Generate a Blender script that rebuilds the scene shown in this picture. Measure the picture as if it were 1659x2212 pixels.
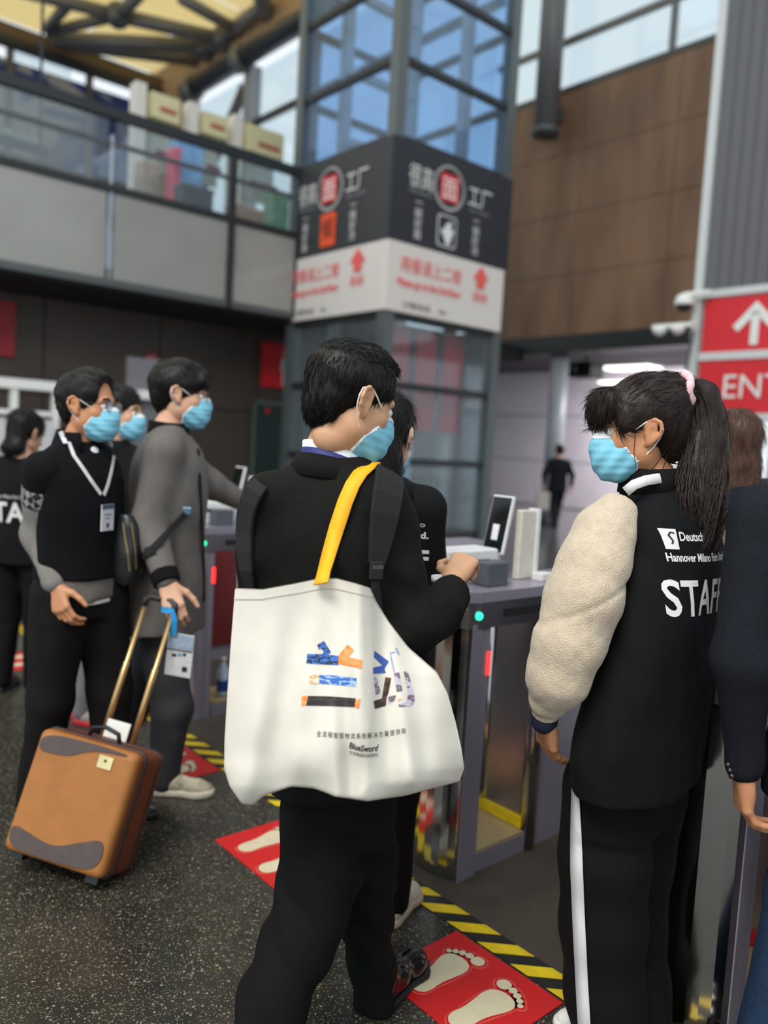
import bpy, bmesh, math, random
import numpy as np
from mathutils import Vector, Matrix
from mathutils.bvhtree import BVHTree

for o in list(bpy.data.objects):
    bpy.data.objects.remove(o)
SC = bpy.context.scene
COL = SC.collection

# ------------------------------------------------------------------ camera
FPX, IW, IH = 1750.0, 1659.0, 2212.0
CAMH, HZY, ROLL = 1.48, 962.0, math.atan(0.057)
_th = math.atan((IH / 2 - HZY) * math.cos(ROLL) / FPX)
_F = np.array([0, math.cos(_th), -math.sin(_th)])
_U0 = np.array([0, math.sin(_th), math.cos(_th)])
_R0 = np.array([1.0, 0, 0])
_R = _R0 * math.cos(ROLL) + _U0 * math.sin(ROLL)
_U = _U0 * math.cos(ROLL) - _R0 * math.sin(ROLL)
CPOS = np.array([0, 0, CAMH])
cd = bpy.data.cameras.new('camera')
cam = bpy.data.objects.new('camera', cd)
COL.objects.link(cam)
M = Matrix.Identity(4)
for i in range(3):
    M[i][0], M[i][1], M[i][2], M[i][3] = _R[i], _U[i], -_F[i], CPOS[i]
cam.matrix_world = M
cd.sensor_fit = 'VERTICAL'
cd.sensor_height = 36.0
cd.lens = 36.0 * FPX / IH
cd.clip_start, cd.clip_end = 0.05, 300
cd.dof.use_dof = True
cd.dof.focus_distance = 1.92
cd.dof.aperture_fstop = cd.lens / 18.0      # an 18 mm wide aperture, background goes soft
SC.camera = cam

# ------------------------------------------------------------------ light
W = bpy.data.worlds.new('sky'); SC.world = W; W.use_nodes = True
nt = W.node_tree; nt.nodes.clear()
wo = nt.nodes.new('ShaderNodeOutputWorld'); wb = nt.nodes.new('ShaderNodeBackground')
wb.inputs[0].default_value = (0.86, 0.94, 1.0, 1); wb.inputs[1].default_value = 1.08
nt.links.new(wb.outputs[0], wo.inputs[0])
SC.view_settings.view_transform = 'Standard'
SC.view_settings.look = 'None'
SC.view_settings.gamma = 1
SC.view_settings.use_curve_mapping = False
SC.view_settings.exposure = 0.0

def area_lamp(name, loc, size, power, target=(0, 3, 0), col=(1, .96, .9)):
    l = bpy.data.lights.new(name, 'AREA'); l.shape = 'RECTANGLE'; l.size, l.size_y = size; l.energy = power; l.color = col
    o = bpy.data.objects.new(name, l); COL.objects.link(o); o.location = loc
    o.rotation_euler = (Vector(target) - Vector(loc)).to_track_quat('-Z', 'Y').to_euler()
    return o
FILL_LAMPS = [area_lamp('hall_fill_light', (-3.0, -3.5, 9.0), (5, 2.5), 900, (0, 2, 1.0))]  # added area light out of view, gives the flat daylight a direction
# ------------------------------------------------------------------ pixels to places
def RAY(x, y):
    return _F + _R * ((x - 829.5) / FPX) - _U * ((y - 1106) / FPX)
def P(x, y, Y):                       # the point on a pixel's ray that lies Y metres ahead
    d = RAY(x, y); return CPOS + d * (Y / d[1])
def FL(x, y, z=0.0):                  # ... that lies at height z
    d = RAY(x, y); return CPOS + d * ((z - CAMH) / d[2])
gu = np.array([.755, .656, 0]); gv = np.array([-.656, .755, 0])   # the building's own grid
ZV = np.array([0, 0, 1.0])
def G(a, b, z=0.0): return gu * a + gv * b + ZV * z
def PB(x, y, b):
    d = RAY(x, y); return CPOS + d * (b / (d @ gv))
def PA(x, y, a):
    d = RAY(x, y); return CPOS + d * (a / (d @ gu))
def MPX(Y): return Y / FPX            # metres per pixel at distance Y (near the axis)

# ------------------------------------------------------------------ materials
def lin(c):
    c = [v / 255.0 for v in c]
    return tuple(v / 12.92 if v <= .04045 else ((v + .055) / 1.055) ** 2.4 for v in c) + (1.0,)
MATS = {}
def mat(name, rgb, rough=.6, metal=0.0, var=0.08, vscale=30, bump=0.0, bscale=200, spec=.5, sheen=0.0, coat=0.0, stretch=None, emit=None, trans=0.0):
    if name in MATS: return MATS[name]
    m = bpy.data.materials.new(name); m.use_nodes = True
    n = m.node_tree.nodes; l = m.node_tree.links
    b = n['Principled BSDF']
    b.inputs['Roughness'].default_value = rough; b.inputs['Metallic'].default_value = metal
    b.inputs['Specular IOR Level'].default_value = spec
    if sheen: b.inputs['Sheen Weight'].default_value = sheen; b.inputs['Sheen Roughness'].default_value = .5
    if coat: b.inputs['Coat Weight'].default_value = coat
    if trans: b.inputs['Transmission Weight'].default_value = trans
    if emit:
        b.inputs['Emission Color'].default_value = lin(rgb); b.inputs['Emission Strength'].default_value = emit
    tc = n.new('ShaderNodeTexCoord'); src = tc.outputs['Object']
    if stretch:
        mp = n.new('ShaderNodeMapping'); mp.inputs['Scale'].default_value = stretch
        l.new(src, mp.inputs[0]); src = mp.outputs[0]
    c = lin(rgb)
    if var:
        nz = n.new('ShaderNodeTexNoise'); nz.inputs['Scale'].default_value = vscale; nz.inputs['Detail'].default_value = 3
        l.new(src, nz.inputs['Vector'])
        r = n.new('ShaderNodeValToRGB')
        r.color_ramp.elements[0].position = .3; r.color_ramp.elements[1].position = .7
        r.color_ramp.elements[0].color = tuple(v * (1 - var) for v in c[:3]) + (1,)
        r.color_ramp.elements[1].color = tuple(min(1, v * (1 + var)) for v in c[:3]) + (1,)
        l.new(nz.outputs[0], r.inputs[0]); l.new(r.outputs[0], b.inputs['Base Color'])
    else:
        b.inputs['Base Color'].default_value = c
    if bump:
        nb = n.new('ShaderNodeTexNoise'); nb.inputs['Scale'].default_value = bscale; nb.inputs['Detail'].default_value = 2
        l.new(src, nb.inputs['Vector'])
        bp = n.new('ShaderNodeBump'); bp.inputs['Strength'].default_value = bump; bp.inputs['Distance'].default_value = .004
        l.new(nb.outputs[0], bp.inputs['Height']); l.new(bp.outputs[0], b.inputs['Normal'])
    MATS[name] = m
    return m
def glass(name, rgb, alpha, rough=.05):
    if name in MATS: return MATS[name]
    m = bpy.data.materials.new(name); m.use_nodes = True
    n = m.node_tree.nodes; l = m.node_tree.links; n.clear()
    o = n.new('ShaderNodeOutputMaterial'); mx = n.new('ShaderNodeMixShader')
    t = n.new('ShaderNodeBsdfTransparent'); g = n.new('ShaderNodeBsdfGlossy'); d = n.new('ShaderNodeBsdfDiffuse')
    mx2 = n.new('ShaderNodeMixShader'); mx2.inputs[0].default_value = .55
    t.inputs[0].default_value = lin(rgb); g.inputs['Roughness'].default_value = rough; d.inputs[0].default_value = lin(rgb)
    g.inputs[0].default_value = (.8, .85, .9, 1)
    l.new(d.outputs[0], mx2.inputs[1]); l.new(g.outputs[0], mx2.inputs[2])
    mx.inputs[0].default_value = alpha
    l.new(t.outputs[0], mx.inputs[1]); l.new(mx2.outputs[0], mx.inputs[2]); l.new(mx.outputs[0], o.inputs[0])
    MATS[name] = m
    return m

# ------------------------------------------------------------------ objects
def tag(o, label=None, cat=None, group=None, kind=None):
    if label: o['label'] = label
    if cat: o['category'] = cat
    if group: o['group'] = group
    if kind: o['kind'] = kind
    return o
def empty(name, loc, label=None, cat=None, group=None, kind=None):
    o = bpy.data.objects.new(name, None); COL.objects.link(o); o.location = tuple(loc); o.empty_display_size = .1
    return tag(o, label, cat, group, kind)
def mesh_obj(name, V, Fc, m, parent=None, smooth=False, Mx=None):
    me = bpy.data.meshes.new(name)
    V = np.asarray(V, dtype=np.float64)
    if parent is not None and Mx is None:
        off = np.array(wloc(parent)); V = V - off
    me.from_pydata(V.tolist(), [], [list(map(int, f)) for f in Fc] if not isinstance(Fc, np.ndarray) else Fc.tolist())
    me.validate(); me.update()
    if smooth: me.polygons.foreach_set('use_smooth', [True] * len(me.polygons))
    if m is not None: me.materials.append(m)
    o = bpy.data.objects.new(name, me); COL.objects.link(o)
    if parent is not None: o.parent = parent
    if Mx is not None:
        if parent is not None: o.matrix_basis = Matrix.Translation(-Vector(wloc(parent))) @ Mx
        else: o.matrix_basis = Mx
    return o
def wloc(o):
    v = Vector(o.location)
    while o.parent is not None:
        o = o.parent; v = v + Vector(o.location)
    return v
def nrm(v):
    v = np.asarray(v, float); return v / (np.linalg.norm(v) + 1e-12)

class MB:
    """collects simple shapes and makes ONE mesh of them"""
    def __init__(s): s.V = []; s.F = []
    def add(s, V, Fc):
        k = len(s.V); s.V += [tuple(map(float, v)) for v in V]; s.F += [[i + k for i in f] for f in Fc]; return s
    def hexa(s, c):           # eight corners: bottom four, top four
        return s.add(c, [[0, 3, 2, 1], [4, 5, 6, 7], [0, 1, 5, 4], [1, 2, 6, 5], [2, 3, 7, 6], [3, 0, 4, 7]])
    def gbox(s, a0, a1, b0, b1, z0, z1):
        return s.hexa([G(a0, b0, z0), G(a1, b0, z0), G(a1, b1, z0), G(a0, b1, z0), G(a0, b0, z1), G(a1, b0, z1), G(a1, b1, z1), G(a0, b1, z1)])
    def obox(s, c, ax, ay, az):   # centre and three half axes
        c, ax, ay, az = map(np.asarray, (c, ax, ay, az))
        return s.hexa([c - ax - ay - az, c + ax - ay - az, c + ax + ay - az, c - ax + ay - az, c - ax - ay + az, c + ax - ay + az, c + ax + ay + az, c - ax + ay + az])
    def bar(s, p, q, w, h=None, up=ZV):
        p, q = np.asarray(p, float), np.asarray(q, float); d = nrm(q - p); sd = np.cross(d, up)
        if np.linalg.norm(sd) < 1e-4: sd = np.cross(d, np.array([1.0, 0, 0]))
        sd = nrm(sd); u2 = np.cross(sd, d); h = w if h is None else h
        return s.obox((p + q) / 2, (q - p) / 2, sd * w / 2, u2 * h / 2)
    def tube(s, pts, r, n=10, cap=True):
        pts = [np.asarray(p, float) for p in pts]; k = len(pts)
        rs = r if hasattr(r, '__len__') else [r] * k
        V = []; Fc = []
        ref = None
        for i, p in enumerate(pts):
            d = nrm(pts[min(i + 1, k - 1)] - pts[max(i - 1, 0)])
            if ref is None: ref = np.array([0, 0, 1.0]) if abs(d[2]) < .9 else np.array([1.0, 0, 0])
            e1 = nrm(ref - d * (ref @ d)); ref = e1; e2 = np.cross(d, e1)
            for j in range(n):
                t = 2 * math.pi * j / n; V.append(p + (e1 * math.cos(t) + e2 * math.sin(t)) * rs[i])
        for i in range(k - 1):
            for j in range(n):
                Fc.append([i * n + j, i * n + (j + 1) % n, (i + 1) * n + (j + 1) % n, (i + 1) * n + j])
        if cap: Fc.append(list(range(n))[::-1]); Fc.append([(k - 1) * n + j for j in range(n)])
        return s.add(V, Fc)
    def ribbon(s, pts, nrms, w, th):      # a flat band with thickness along a path
        pts = [np.asarray(p, float) for p in pts]; k = len(pts); V = []; Fc = []
        for i, p in enumerate(pts):
            d = nrm(pts[min(i + 1, k - 1)] - pts[max(i - 1, 0)]); nn = np.asarray(nrms[i], float); nn = nrm(nn - d * (nn @ d)); sd = np.cross(d, nn)
            ww = (w[i] if hasattr(w, '__len__') else w) / 2
            V += [p - sd * ww, p + sd * ww, p + sd * ww + nn * th, p - sd * ww + nn * th]
        for i in range(k - 1):
            for j in range(4):
                Fc.append([i * 4 + j, i * 4 + (j + 1) % 4, (i + 1) * 4 + (j + 1) % 4, (i + 1) * 4 + j])
        Fc.append([3, 2, 1, 0]); Fc.append([(k - 1) * 4 + j for j in range(4)])
        return s.add(V, Fc)
    def prism(s, poly, dvec):          # a polygon of 3-D points pushed along dvec
        k = len(poly); poly = [np.asarray(p, float) for p in poly]; d = np.asarray(dvec)
        Fc = [list(range(k))[::-1], [k + i for i in range(k)]] + [[i, (i + 1) % k, k + (i + 1) % k, k + i] for i in range(k)]
        return s.add(poly + [p + d for p in poly], Fc)
    def ball(s, c, r, n=12, m=8):
        c = np.asarray(c, float); r = np.asarray(r if hasattr(r, '__len__') else [r] * 3, float); V = []; Fc = []
        for i in range(m + 1):
            t = math.pi * i / m
            for j in range(n):
                p = 2 * math.pi * j / n; V.append(c + r * np.array([math.sin(t) * math.cos(p), math.sin(t) * math.sin(p), math.cos(t)]))
        for i in range(m):
            for j in range(n):
                Fc.append([i * n + j, (i + 1) * n + j, (i + 1) * n + (j + 1) % n, i * n + (j + 1) % n])
        return s.add(V, Fc)
    def disc(s, c, nvec, r, th=.002, n=24):
        nvec = nrm(nvec); e1 = nrm(np.cross(nvec, ZV if abs(nvec[2]) < .9 else np.array([1.0, 0, 0]))); e2 = np.cross(nvec, e1)
        return s.prism([np.asarray(c) + (e1 * math.cos(t) + e2 * math.sin(t)) * r for t in np.linspace(0, 2 * math.pi, n, endpoint=False)], nvec * th)
    def build(s, name, m, parent=None, smooth=False, bevel=0.0, kind=None, label=None):
        o = mesh_obj(name, s.V, s.F, m, parent, smooth)
        if bevel:
            md = o.modifiers.new('bevel', 'BEVEL'); md.width = bevel; md.segments = 2; md.limit_method = 'ANGLE'
        if kind: o['kind'] = kind
        if label: o['label'] = label
        return o
def like(o, parent, offset=(0, 0, 0)):     # a copy that shares the mesh
    c = o.copy(); COL.objects.link(c); c.parent = parent; c.location = Vector(o.location) + Vector(tuple(offset)); return c

# ------------------------------------------------------------------ lettering (flat print)
def text_mesh(s, size=1.0, align='LEFT', shear=0.0, bold=0.0, maxlen=None):
    cu = bpy.data.curves.new('t', 'FONT'); cu.body = s; cu.size = size; cu.align_x = align; cu.resolution_u = 3; cu.shear = shear; cu.offset = bold
    o = bpy.data.objects.new('t', cu); COL.objects.link(o)
    dg = bpy.context.evaluated_depsgraph_get(); me = bpy.data.meshes.new_from_object(o.evaluated_get(dg))
    bm = bmesh.new(); bm.from_mesh(me)
    bmesh.ops.remove_doubles(bm, verts=bm.verts, dist=1e-6)
    if maxlen:
        bmesh.ops.triangulate(bm, faces=bm.faces)
        for _ in range(4):
            ed = [e for e in bm.edges if e.calc_length() > maxlen]
            if not ed: break
            bmesh.ops.subdivide_edges(bm, edges=ed, cuts=1); bmesh.ops.triangulate(bm, faces=[f for f in bm.faces if len(f.verts) > 3])
    V = np.array([v.co[:] for v in bm.verts]) if len(bm.verts) else np.zeros((0, 3)); bm.verts.index_update(); Fc = [[v.index for v in f.verts] for f in bm.faces]
    bm.free(); bpy.data.objects.remove(o); bpy.data.curves.remove(cu); bpy.data.meshes.remove(me)
    return V, Fc
def put_text(name, s, size, origin, ex, ey, m, parent, align='LEFT', shear=0.0, bold=0.0, lift=None, fit=None):
    V, Fc = text_mesh(s, size, align, shear, bold)
    if not len(V): return None
    if fit:
        w = V[:, 0].max() - V[:, 0].min(); V[:, 0] *= fit / w
    ex, ey = np.asarray(ex, float), np.asarray(ey, float); nn = np.cross(ex, ey)
    W3 = np.asarray(origin)[None] + V[:, :1] * ex + V[:, 1:2] * ey + nn * (lift or .004)
    return mesh_obj(name, W3, Fc, m, parent)
def wrap(V2, Fc, origin, ex, ey, cast, bvh, lift=.0015):   # print laid onto a surface: rays along cast
    ex, ey, cast = np.asarray(ex, float), np.asarray(ey, float), nrm(cast)
    pts = np.asarray(origin)[None] + V2[:, :1] * ex + V2[:, 1:2] * ey
    out = []; ok = []
    for p in pts:
        h = bvh.ray_cast(Vector(p - cast * .6), Vector(cast), 1.5)
        if h[0] is None: out.append(p); ok.append(False)
        else: out.append(np.array(h[0]) - cast * lift); ok.append(True)
    return np.array(out), [f for f in Fc if all(ok[i] for i in f)]

# ------------------------------------------------------------------ smooth bodies from distance fields
def smin(a, b, k):
    if k <= 0: return np.minimum(a, b)
    h = np.maximum(k - np.abs(a - b), 0) / k
    return np.minimum(a, b) - h * h * (k * .25)
class Field:
    def __init__(s): s.ops = []; s.post = []
    def _add(s, fn, mn, mx, k, mode): s.ops.append((fn, np.asarray(mn, float), np.asarray(mx, float), k, mode)); return s
    def cone(s, p, q, r0, r1, k=.02, mode='u', flat=None):
        p = np.asarray(p, float); q = np.asarray(q, float); ba = q - p; L = float(ba @ ba) + 1e-9; rm = max(r0, r1)
        if flat: fn_, ff = nrm(flat[0]), 1 / flat[1] ** 2 - 1
        def fn(X, Y, Z):
            px, py, pz = X - p[0], Y - p[1], Z - p[2]
            t = np.clip((px * ba[0] + py * ba[1] + pz * ba[2]) / L, 0, 1)
            px = px - t * ba[0]; py = py - t * ba[1]; pz = pz - t * ba[2]
            d2 = px * px + py * py + pz * pz
            if flat:
                c = px * fn_[0] + py * fn_[1] + pz * fn_[2]; d2 = d2 + c * c * ff
            return np.sqrt(d2) - (r0 + t * (r1 - r0))
        return s._add(fn, np.minimum(p, q) - rm, np.maximum(p, q) + rm, k, mode)
    def chain(s, pts, rs, k=.02, flat=None):
        for i in range(len(pts) - 1): s.cone(pts[i], pts[i + 1], rs[i], rs[i + 1], k, 'u', flat)
        return s
    def ell(s, c, r, k=.02, mode='u', R=None):
        c = np.asarray(c, float); r = np.asarray(r, float); R = np.eye(3) if R is None else np.asarray(R, float)   # columns: axes
        def fn(X, Y, Z):
            x, y, z = X - c[0], Y - c[1], Z - c[2]
            a = x * R[0, 0] + y * R[1, 0] + z * R[2, 0]; b = x * R[0, 1] + y * R[1, 1] + z * R[2, 1]; e = x * R[0, 2] + y * R[1, 2] + z * R[2, 2]
            k0 = np.sqrt((a / r[0]) ** 2 + (b / r[1]) ** 2 + (e / r[2]) ** 2); k1 = np.sqrt((a / r[0] ** 2) ** 2 + (b / r[1] ** 2) ** 2 + (e / r[2] ** 2) ** 2)
            return k0 * (k0 - 1) / (k1 + 1e-6)
        m = np.abs(R) @ r
        return s._add(fn, c - m, c + m, k, mode)
    def loft(s, secs, yaw=0.0, k=.02, mode='u', pw=2.0):
        """secs: (z, cx, cy, half width, half depth); yaw turns the width axis"""
        S = np.array(sorted(secs)); zz = np.linspace(S[0, 0], S[-1, 0], 60)
        def sm(col):
            y = np.interp(zz, S[:, 0], S[:, col]); ker = np.ones(5) / 5; yp = np.pad(y, 2, mode='edge'); return np.convolve(yp, ker, 'valid')
        T = [sm(i) for i in range(1, 5)]; cs, sn = math.cos(yaw), math.sin(yaw)
        def fn(X, Y, Z):
            z = Z; cx, cy, a, b = [np.interp(z, zz, t) for t in T]
            x = X - cx; y = Y - cy; lx = x * cs - y * sn; ly = x * sn + y * cs
            if pw == 2.0: r = np.sqrt((lx / a) ** 2 + (ly / b) ** 2)
            else: r = (np.abs(lx / a) ** pw + np.abs(ly / b) ** pw) ** (1 / pw)
            d = (r - 1) * np.minimum(a, b)
            return np.maximum(np.maximum(d, Z - S[-1, 0]), S[0, 0] - Z)
        m = max(S[:, 3].max(), S[:, 4].max())
        mn = [S[:, 1].min() - m, S[:, 2].min() - m, S[0, 0]]; mx = [S[:, 1].max() + m, S[:, 2].max() + m, S[-1, 0]]
        return s._add(fn, mn, mx, k, mode)
    def keep(s, fn): s.post.append(lambda d, X, Y, Z: np.maximum(d, fn(X, Y, Z))); return s
    def plane(s, p, n):                    # keep the side opposite to n
        p = np.asarray(p, float); n = nrm(n); return s.keep(lambda X, Y, Z: (X - p[0]) * n[0] + (Y - p[1]) * n[1] + (Z - p[2]) * n[2])
    def folds(s, amp, freq, seed=0, aniso=(1, 1, 1), n=5):
        rg = np.random.RandomState(seed); D = rg.normal(size=(n, 3)); D /= np.linalg.norm(D, axis=1)[:, None]; D *= np.array(aniso); fr = freq * rg.uniform(.6, 1.5, n); ph = rg.uniform(0, 6.28, n)
        def f(d, X, Y, Z):
            o = 0
            for i in range(n): o = o + np.sin((X * D[i, 0] + Y * D[i, 1] + Z * D[i, 2]) * fr[i] + ph[i] + 1.3 * np.sin((X * D[i, 1] + Y * D[i, 2] + Z * D[i, 0]) * fr[i] * .6 + ph[i - 1]))
            return d + (amp / math.sqrt(n)) * o
        s.post.append(f); return s
    def disp(s, fn): s.post.append(lambda d, X, Y, Z: d + fn(X, Y, Z)); return s
    def mesh(s, vox, smooth=1):
        A = [o for o in s.ops if o[4] == 'u']
        lo = np.min([o[1] for o in A], axis=0) - 3 * vox - .012; hi = np.max([o[2] for o in A], axis=0) + 3 * vox + .012
        n = np.ceil((hi - lo) / vox).astype(int) + 1
        ax = [(lo[i] + np.arange(n[i]) * vox).astype(np.float32) for i in range(3)]
        d = np.full(n, .5, np.float32)
        for fn, mn, mx, k, mode in s.ops:
            pad = max(k, 3 * vox) + 2 * vox
            i0 = np.clip(np.floor((mn - pad - lo) / vox).astype(int), 0, n - 1); i1 = np.clip(np.ceil((mx + pad - lo) / vox).astype(int) + 1, 1, n)
            if (i1 <= i0).any(): continue
            sl = tuple(slice(i0[j], i1[j]) for j in range(3))
            v = fn(ax[0][sl[0], None, None], ax[1][None, sl[1], None], ax[2][None, None, sl[2]]).astype(np.float32)
            if mode == 'u': d[sl] = smin(d[sl], v, k)
            else: d[sl] = -smin(-d[sl], v, k)
        X, Y, Z = ax[0][:, None, None], ax[1][None, :, None], ax[2][None, None, :]
        for f in s.post: d = f(d, X, Y, Z).astype(np.float32)
        d[0] = d[-1] = .5; d[:, 0] = d[:, -1] = .5; d[:, :, 0] = d[:, :, -1] = .5
        return nets(d, lo, vox, smooth)
CORN = np.array([[i, j, k] for i in (0, 1) for j in (0, 1) for k in (0, 1)])
EDG = [(a, b) for a in range(8) for b in range(a + 1, 8) if np.abs(CORN[a] - CORN[b]).sum() == 1]
def nets(d, lo, vox, smooth=1):
    ins = d < 0
    c = sum(ins[i:d.shape[0] - 1 + i, j:d.shape[1] - 1 + j, k:d.shape[2] - 1 + k].astype(np.int8) for i, j, k in CORN)
    act = np.argwhere((c > 0) & (c < 8))
    if not len(act): return np.zeros((0, 3)), np.zeros((0, 4), int)
    idx = np.full(c.shape, -1, np.int64); idx[tuple(act.T)] = np.arange(len(act))
    val = np.stack([d[act[:, 0] + i, act[:, 1] + j, act[:, 2] + k] for i, j, k in CORN], 1)
    pos = np.zeros((len(act), 3)); cnt = np.zeros(len(act))
    for a, b in EDG:
        m = (val[:, a] < 0) != (val[:, b] < 0); t = val[:, a] / (val[:, a] - val[:, b] + 1e-20)
        p = CORN[a] + t[:, None] * (CORN[b] - CORN[a]); pos[m] += p[m]; cnt[m] += 1
    V = lo + (act + pos / cnt[:, None]) * vox
    Q = []
    for axis in range(3):
        s0 = [slice(None)] * 3; s1 = [slice(None)] * 3; s0[axis] = slice(0, -1); s1[axis] = slice(1, None)
        fl = ins[tuple(s0)] != ins[tuple(s1)]
        e = np.argwhere(fl); o1, o2 = [(1, 2), (2, 0), (0, 1)][axis]
        e = e[(e[:, o1] > 0) & (e[:, o2] > 0) & (e[:, o1] < c.shape[o1]) & (e[:, o2] < c.shape[o2])]
        def cell(da, db):
            q = e.copy(); q[:, o1] -= da; q[:, o2] -= db; return idx[q[:, 0], q[:, 1], q[:, 2]]
        q = np.stack([cell(1, 1), cell(0, 1), cell(0, 0), cell(1, 0)], 1)
        inside = ins[tuple(e.T)]; q[~inside] = q[~inside][:, ::-1]; Q.append(q[(q >= 0).all(1)])
    Q = np.concatenate(Q)
    for _ in range(smooth):
        a = np.concatenate([Q[:, i] for i in range(4)]); b = np.concatenate([Q[:, (i + 1) % 4] for i in range(4)])
        n = np.bincount(a, minlength=len(V)) + np.bincount(b, minlength=len(V)); S = np.zeros_like(V)
        for j in range(3): S[:, j] = np.bincount(a, V[b, j], len(V)) + np.bincount(b, V[a, j], len(V))
        V = V * .5 + .5 * S / np.maximum(n, 1)[:, None]
    return V, Q
def cat_mesh(parts):
    V = []; Fc = []; k = 0
    for v, f in parts:
        V.append(np.asarray(v)); Fc.append(np.asarray(f) + k); k += len(v)
    return np.concatenate(V), np.concatenate(Fc)
def field_obj(name, fld, vox, m, parent, smooth=1, Mx=None):
    V, Q = fld.mesh(vox, smooth); return mesh_obj(name, V, Q, m, parent, True, Mx)
# ------------------------------------------------------------------ materials of the hall
def terrazzo():
    m = mat('dark terrazzo', (47, 45, 40), .28, var=.25, vscale=9, spec=.4)
    n = m.node_tree.nodes; l = m.node_tree.links; b = n['Principled BSDF']; base = b.inputs['Base Color'].links[0].from_socket
    tc = n.new('ShaderNodeTexCoord'); cur = base
    for sc, thr, colr, keep in ((85, .30, (142, 136, 116), .80), (150, .32, (120, 112, 80), .72), (240, .30, (175, 170, 150), .80)):
        v = n.new('ShaderNodeTexVoronoi'); v.inputs['Scale'].default_value = sc; l.new(tc.outputs['Object'], v.inputs['Vector'])
        a = n.new('ShaderNodeMath'); a.operation = 'LESS_THAN'; a.inputs[1].default_value = thr; l.new(v.outputs['Distance'], a.inputs[0])
        sp = n.new('ShaderNodeSeparateColor'); l.new(v.outputs['Color'], sp.inputs[0])
        g = n.new('ShaderNodeMath'); g.operation = 'GREATER_THAN'; g.inputs[1].default_value = keep; l.new(sp.outputs[0], g.inputs[0])
        mu = n.new('ShaderNodeMath'); mu.operation = 'MULTIPLY'; l.new(a.outputs[0], mu.inputs[0]); l.new(g.outputs[0], mu.inputs[1])
        mx = n.new('ShaderNodeMix'); mx.data_type = 'RGBA'; mx.inputs[7].default_value = lin(colr); l.new(mu.outputs[0], mx.inputs[0]); l.new(cur, mx.inputs[6]); cur = mx.outputs[2]
    l.new(cur, b.inputs['Base Color'])
    return m
M_TERR = terrazzo()
M_FAR = mat('polished grey floor', (92, 90, 92), .16, var=.1, vscale=2)
M_GROUT = mat('pale grout', (112, 104, 88), .8)
M_CARP = mat('brown entrance carpet', (74, 66, 56), .95, var=.22, vscale=5, bump=.5, bscale=500)
M_BROWN = mat('brown perforated cladding', (128, 98, 74), .55, var=.35, vscale=1.4, bump=.3, bscale=60, stretch=(1, 1, .25))
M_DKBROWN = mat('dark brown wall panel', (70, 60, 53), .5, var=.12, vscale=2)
M_STEELGREY = mat('grey painted steel', (88, 92, 92), .4, metal=.3)
M_DARKFRAME = mat('dark window frame', (44, 47, 48), .45, metal=.2)
M_TUBE = mat('blue grey roof tube', (112, 110, 108), .4, metal=.2)
M_GREYPANEL = mat('smoke grey parapet panel', (150, 150, 144), .12, var=.06, vscale=1.5, spec=.6)
M_LILAC = mat('pale lilac grey wall panel', (205, 197, 205), .35, var=.04, vscale=2)
M_DGREY = mat('charcoal corrugated panel', (98, 98, 102), .6, var=.05)
M_WHITE = mat('white paint', (232, 232, 226), .45, var=.03)
M_BEIGE = mat('warm beige wall', (172, 142, 108), .6, var=.06)
M_RED = mat('red sign face', (214, 30, 40), .4, var=.03)
M_DKRED = mat('dark red sign face', (150, 24, 38), .5, var=.03)
M_DARK = mat('near black', (26, 26, 28), .5)
M_INK = mat('black ink', (30, 30, 32), .7)
M_GLASS = glass('pale clear glass', (240, 246, 248), .10)
M_SKYGLASS = glass('tinted lift glass', (222, 236, 250), .10)
M_BLUEGLASS = glass('deep blue facade glass', (120, 146, 190), .35)
M_LIGHTWHITE = mat('lit white diffuser', (255, 250, 240), .5, var=0, emit=3.0)
def membrane():
    m = bpy.data.materials.new('yellow roof membrane'); m.use_nodes = True; n = m.node_tree.nodes; l = m.node_tree.links; n.clear()
    o = n.new('ShaderNodeOutputMaterial'); t = n.new('ShaderNodeBsdfTranslucent'); d = n.new('ShaderNodeBsdfDiffuse'); mx = n.new('ShaderNodeMixShader')
    t.inputs[0].default_value = lin((255, 222, 142)); d.inputs[0].default_value = lin((240, 205, 130)); mx.inputs[0].default_value = .25
    tc = n.new('ShaderNodeTexCoord'); nz = n.new('ShaderNodeTexNoise'); nz.inputs['Scale'].default_value = .6; l.new(tc.outputs['Object'], nz.inputs[0])
    r = n.new('ShaderNodeValToRGB'); r.color_ramp.elements[0].color = lin((252, 214, 132)); r.color_ramp.elements[1].color = lin((255, 232, 170)); l.new(nz.outputs[0], r.inputs[0]); l.new(r.outputs[0], t.inputs[0])
    l.new(t.outputs[0], mx.inputs[1]); l.new(d.outputs[0], mx.inputs[2]); l.new(mx.outputs[0], o.inputs[0]); return m
M_MEMB = membrane()

# ------------------------------------------------------------------ floor
floor = MB().gbox(-4, 30, -14, 26, -.2, -.02).build('floor', M_FAR, kind='structure')
MB().gbox(3.55, 30, -14, 26, -.02, -.001).build('polished_slab', M_FAR, floor)
MB().gbox(-4, 3.55, -14, 26, -.02, -.003).build('grout_bed', M_GROUT, floor)
TP = 1.1
t0 = MB().gbox(.003, TP - .003, .003, TP - .003, -.003, 0).build('floor_tile', M_TERR, floor)
first = True
for ia in range(-4, 1):
    for ib in range(-4, 8):
        a, b = 1.65 + ia * TP, 1.04 + ib * TP
        p = G(a, b)
        if ia == -4 and ib == -4: t0.location = tuple(p); continue
        if p[1] < -1.5 or abs(p[0]) > .62 * max(p[1], 0) + 2.2: continue
        c = t0.copy(); COL.objects.link(c); c.parent = floor; c.location = tuple(p)
MB().gbox(1.888, 3.54, -6, 14, -.003, .003).build('entrance_carpet', M_CARP, floor)

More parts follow.
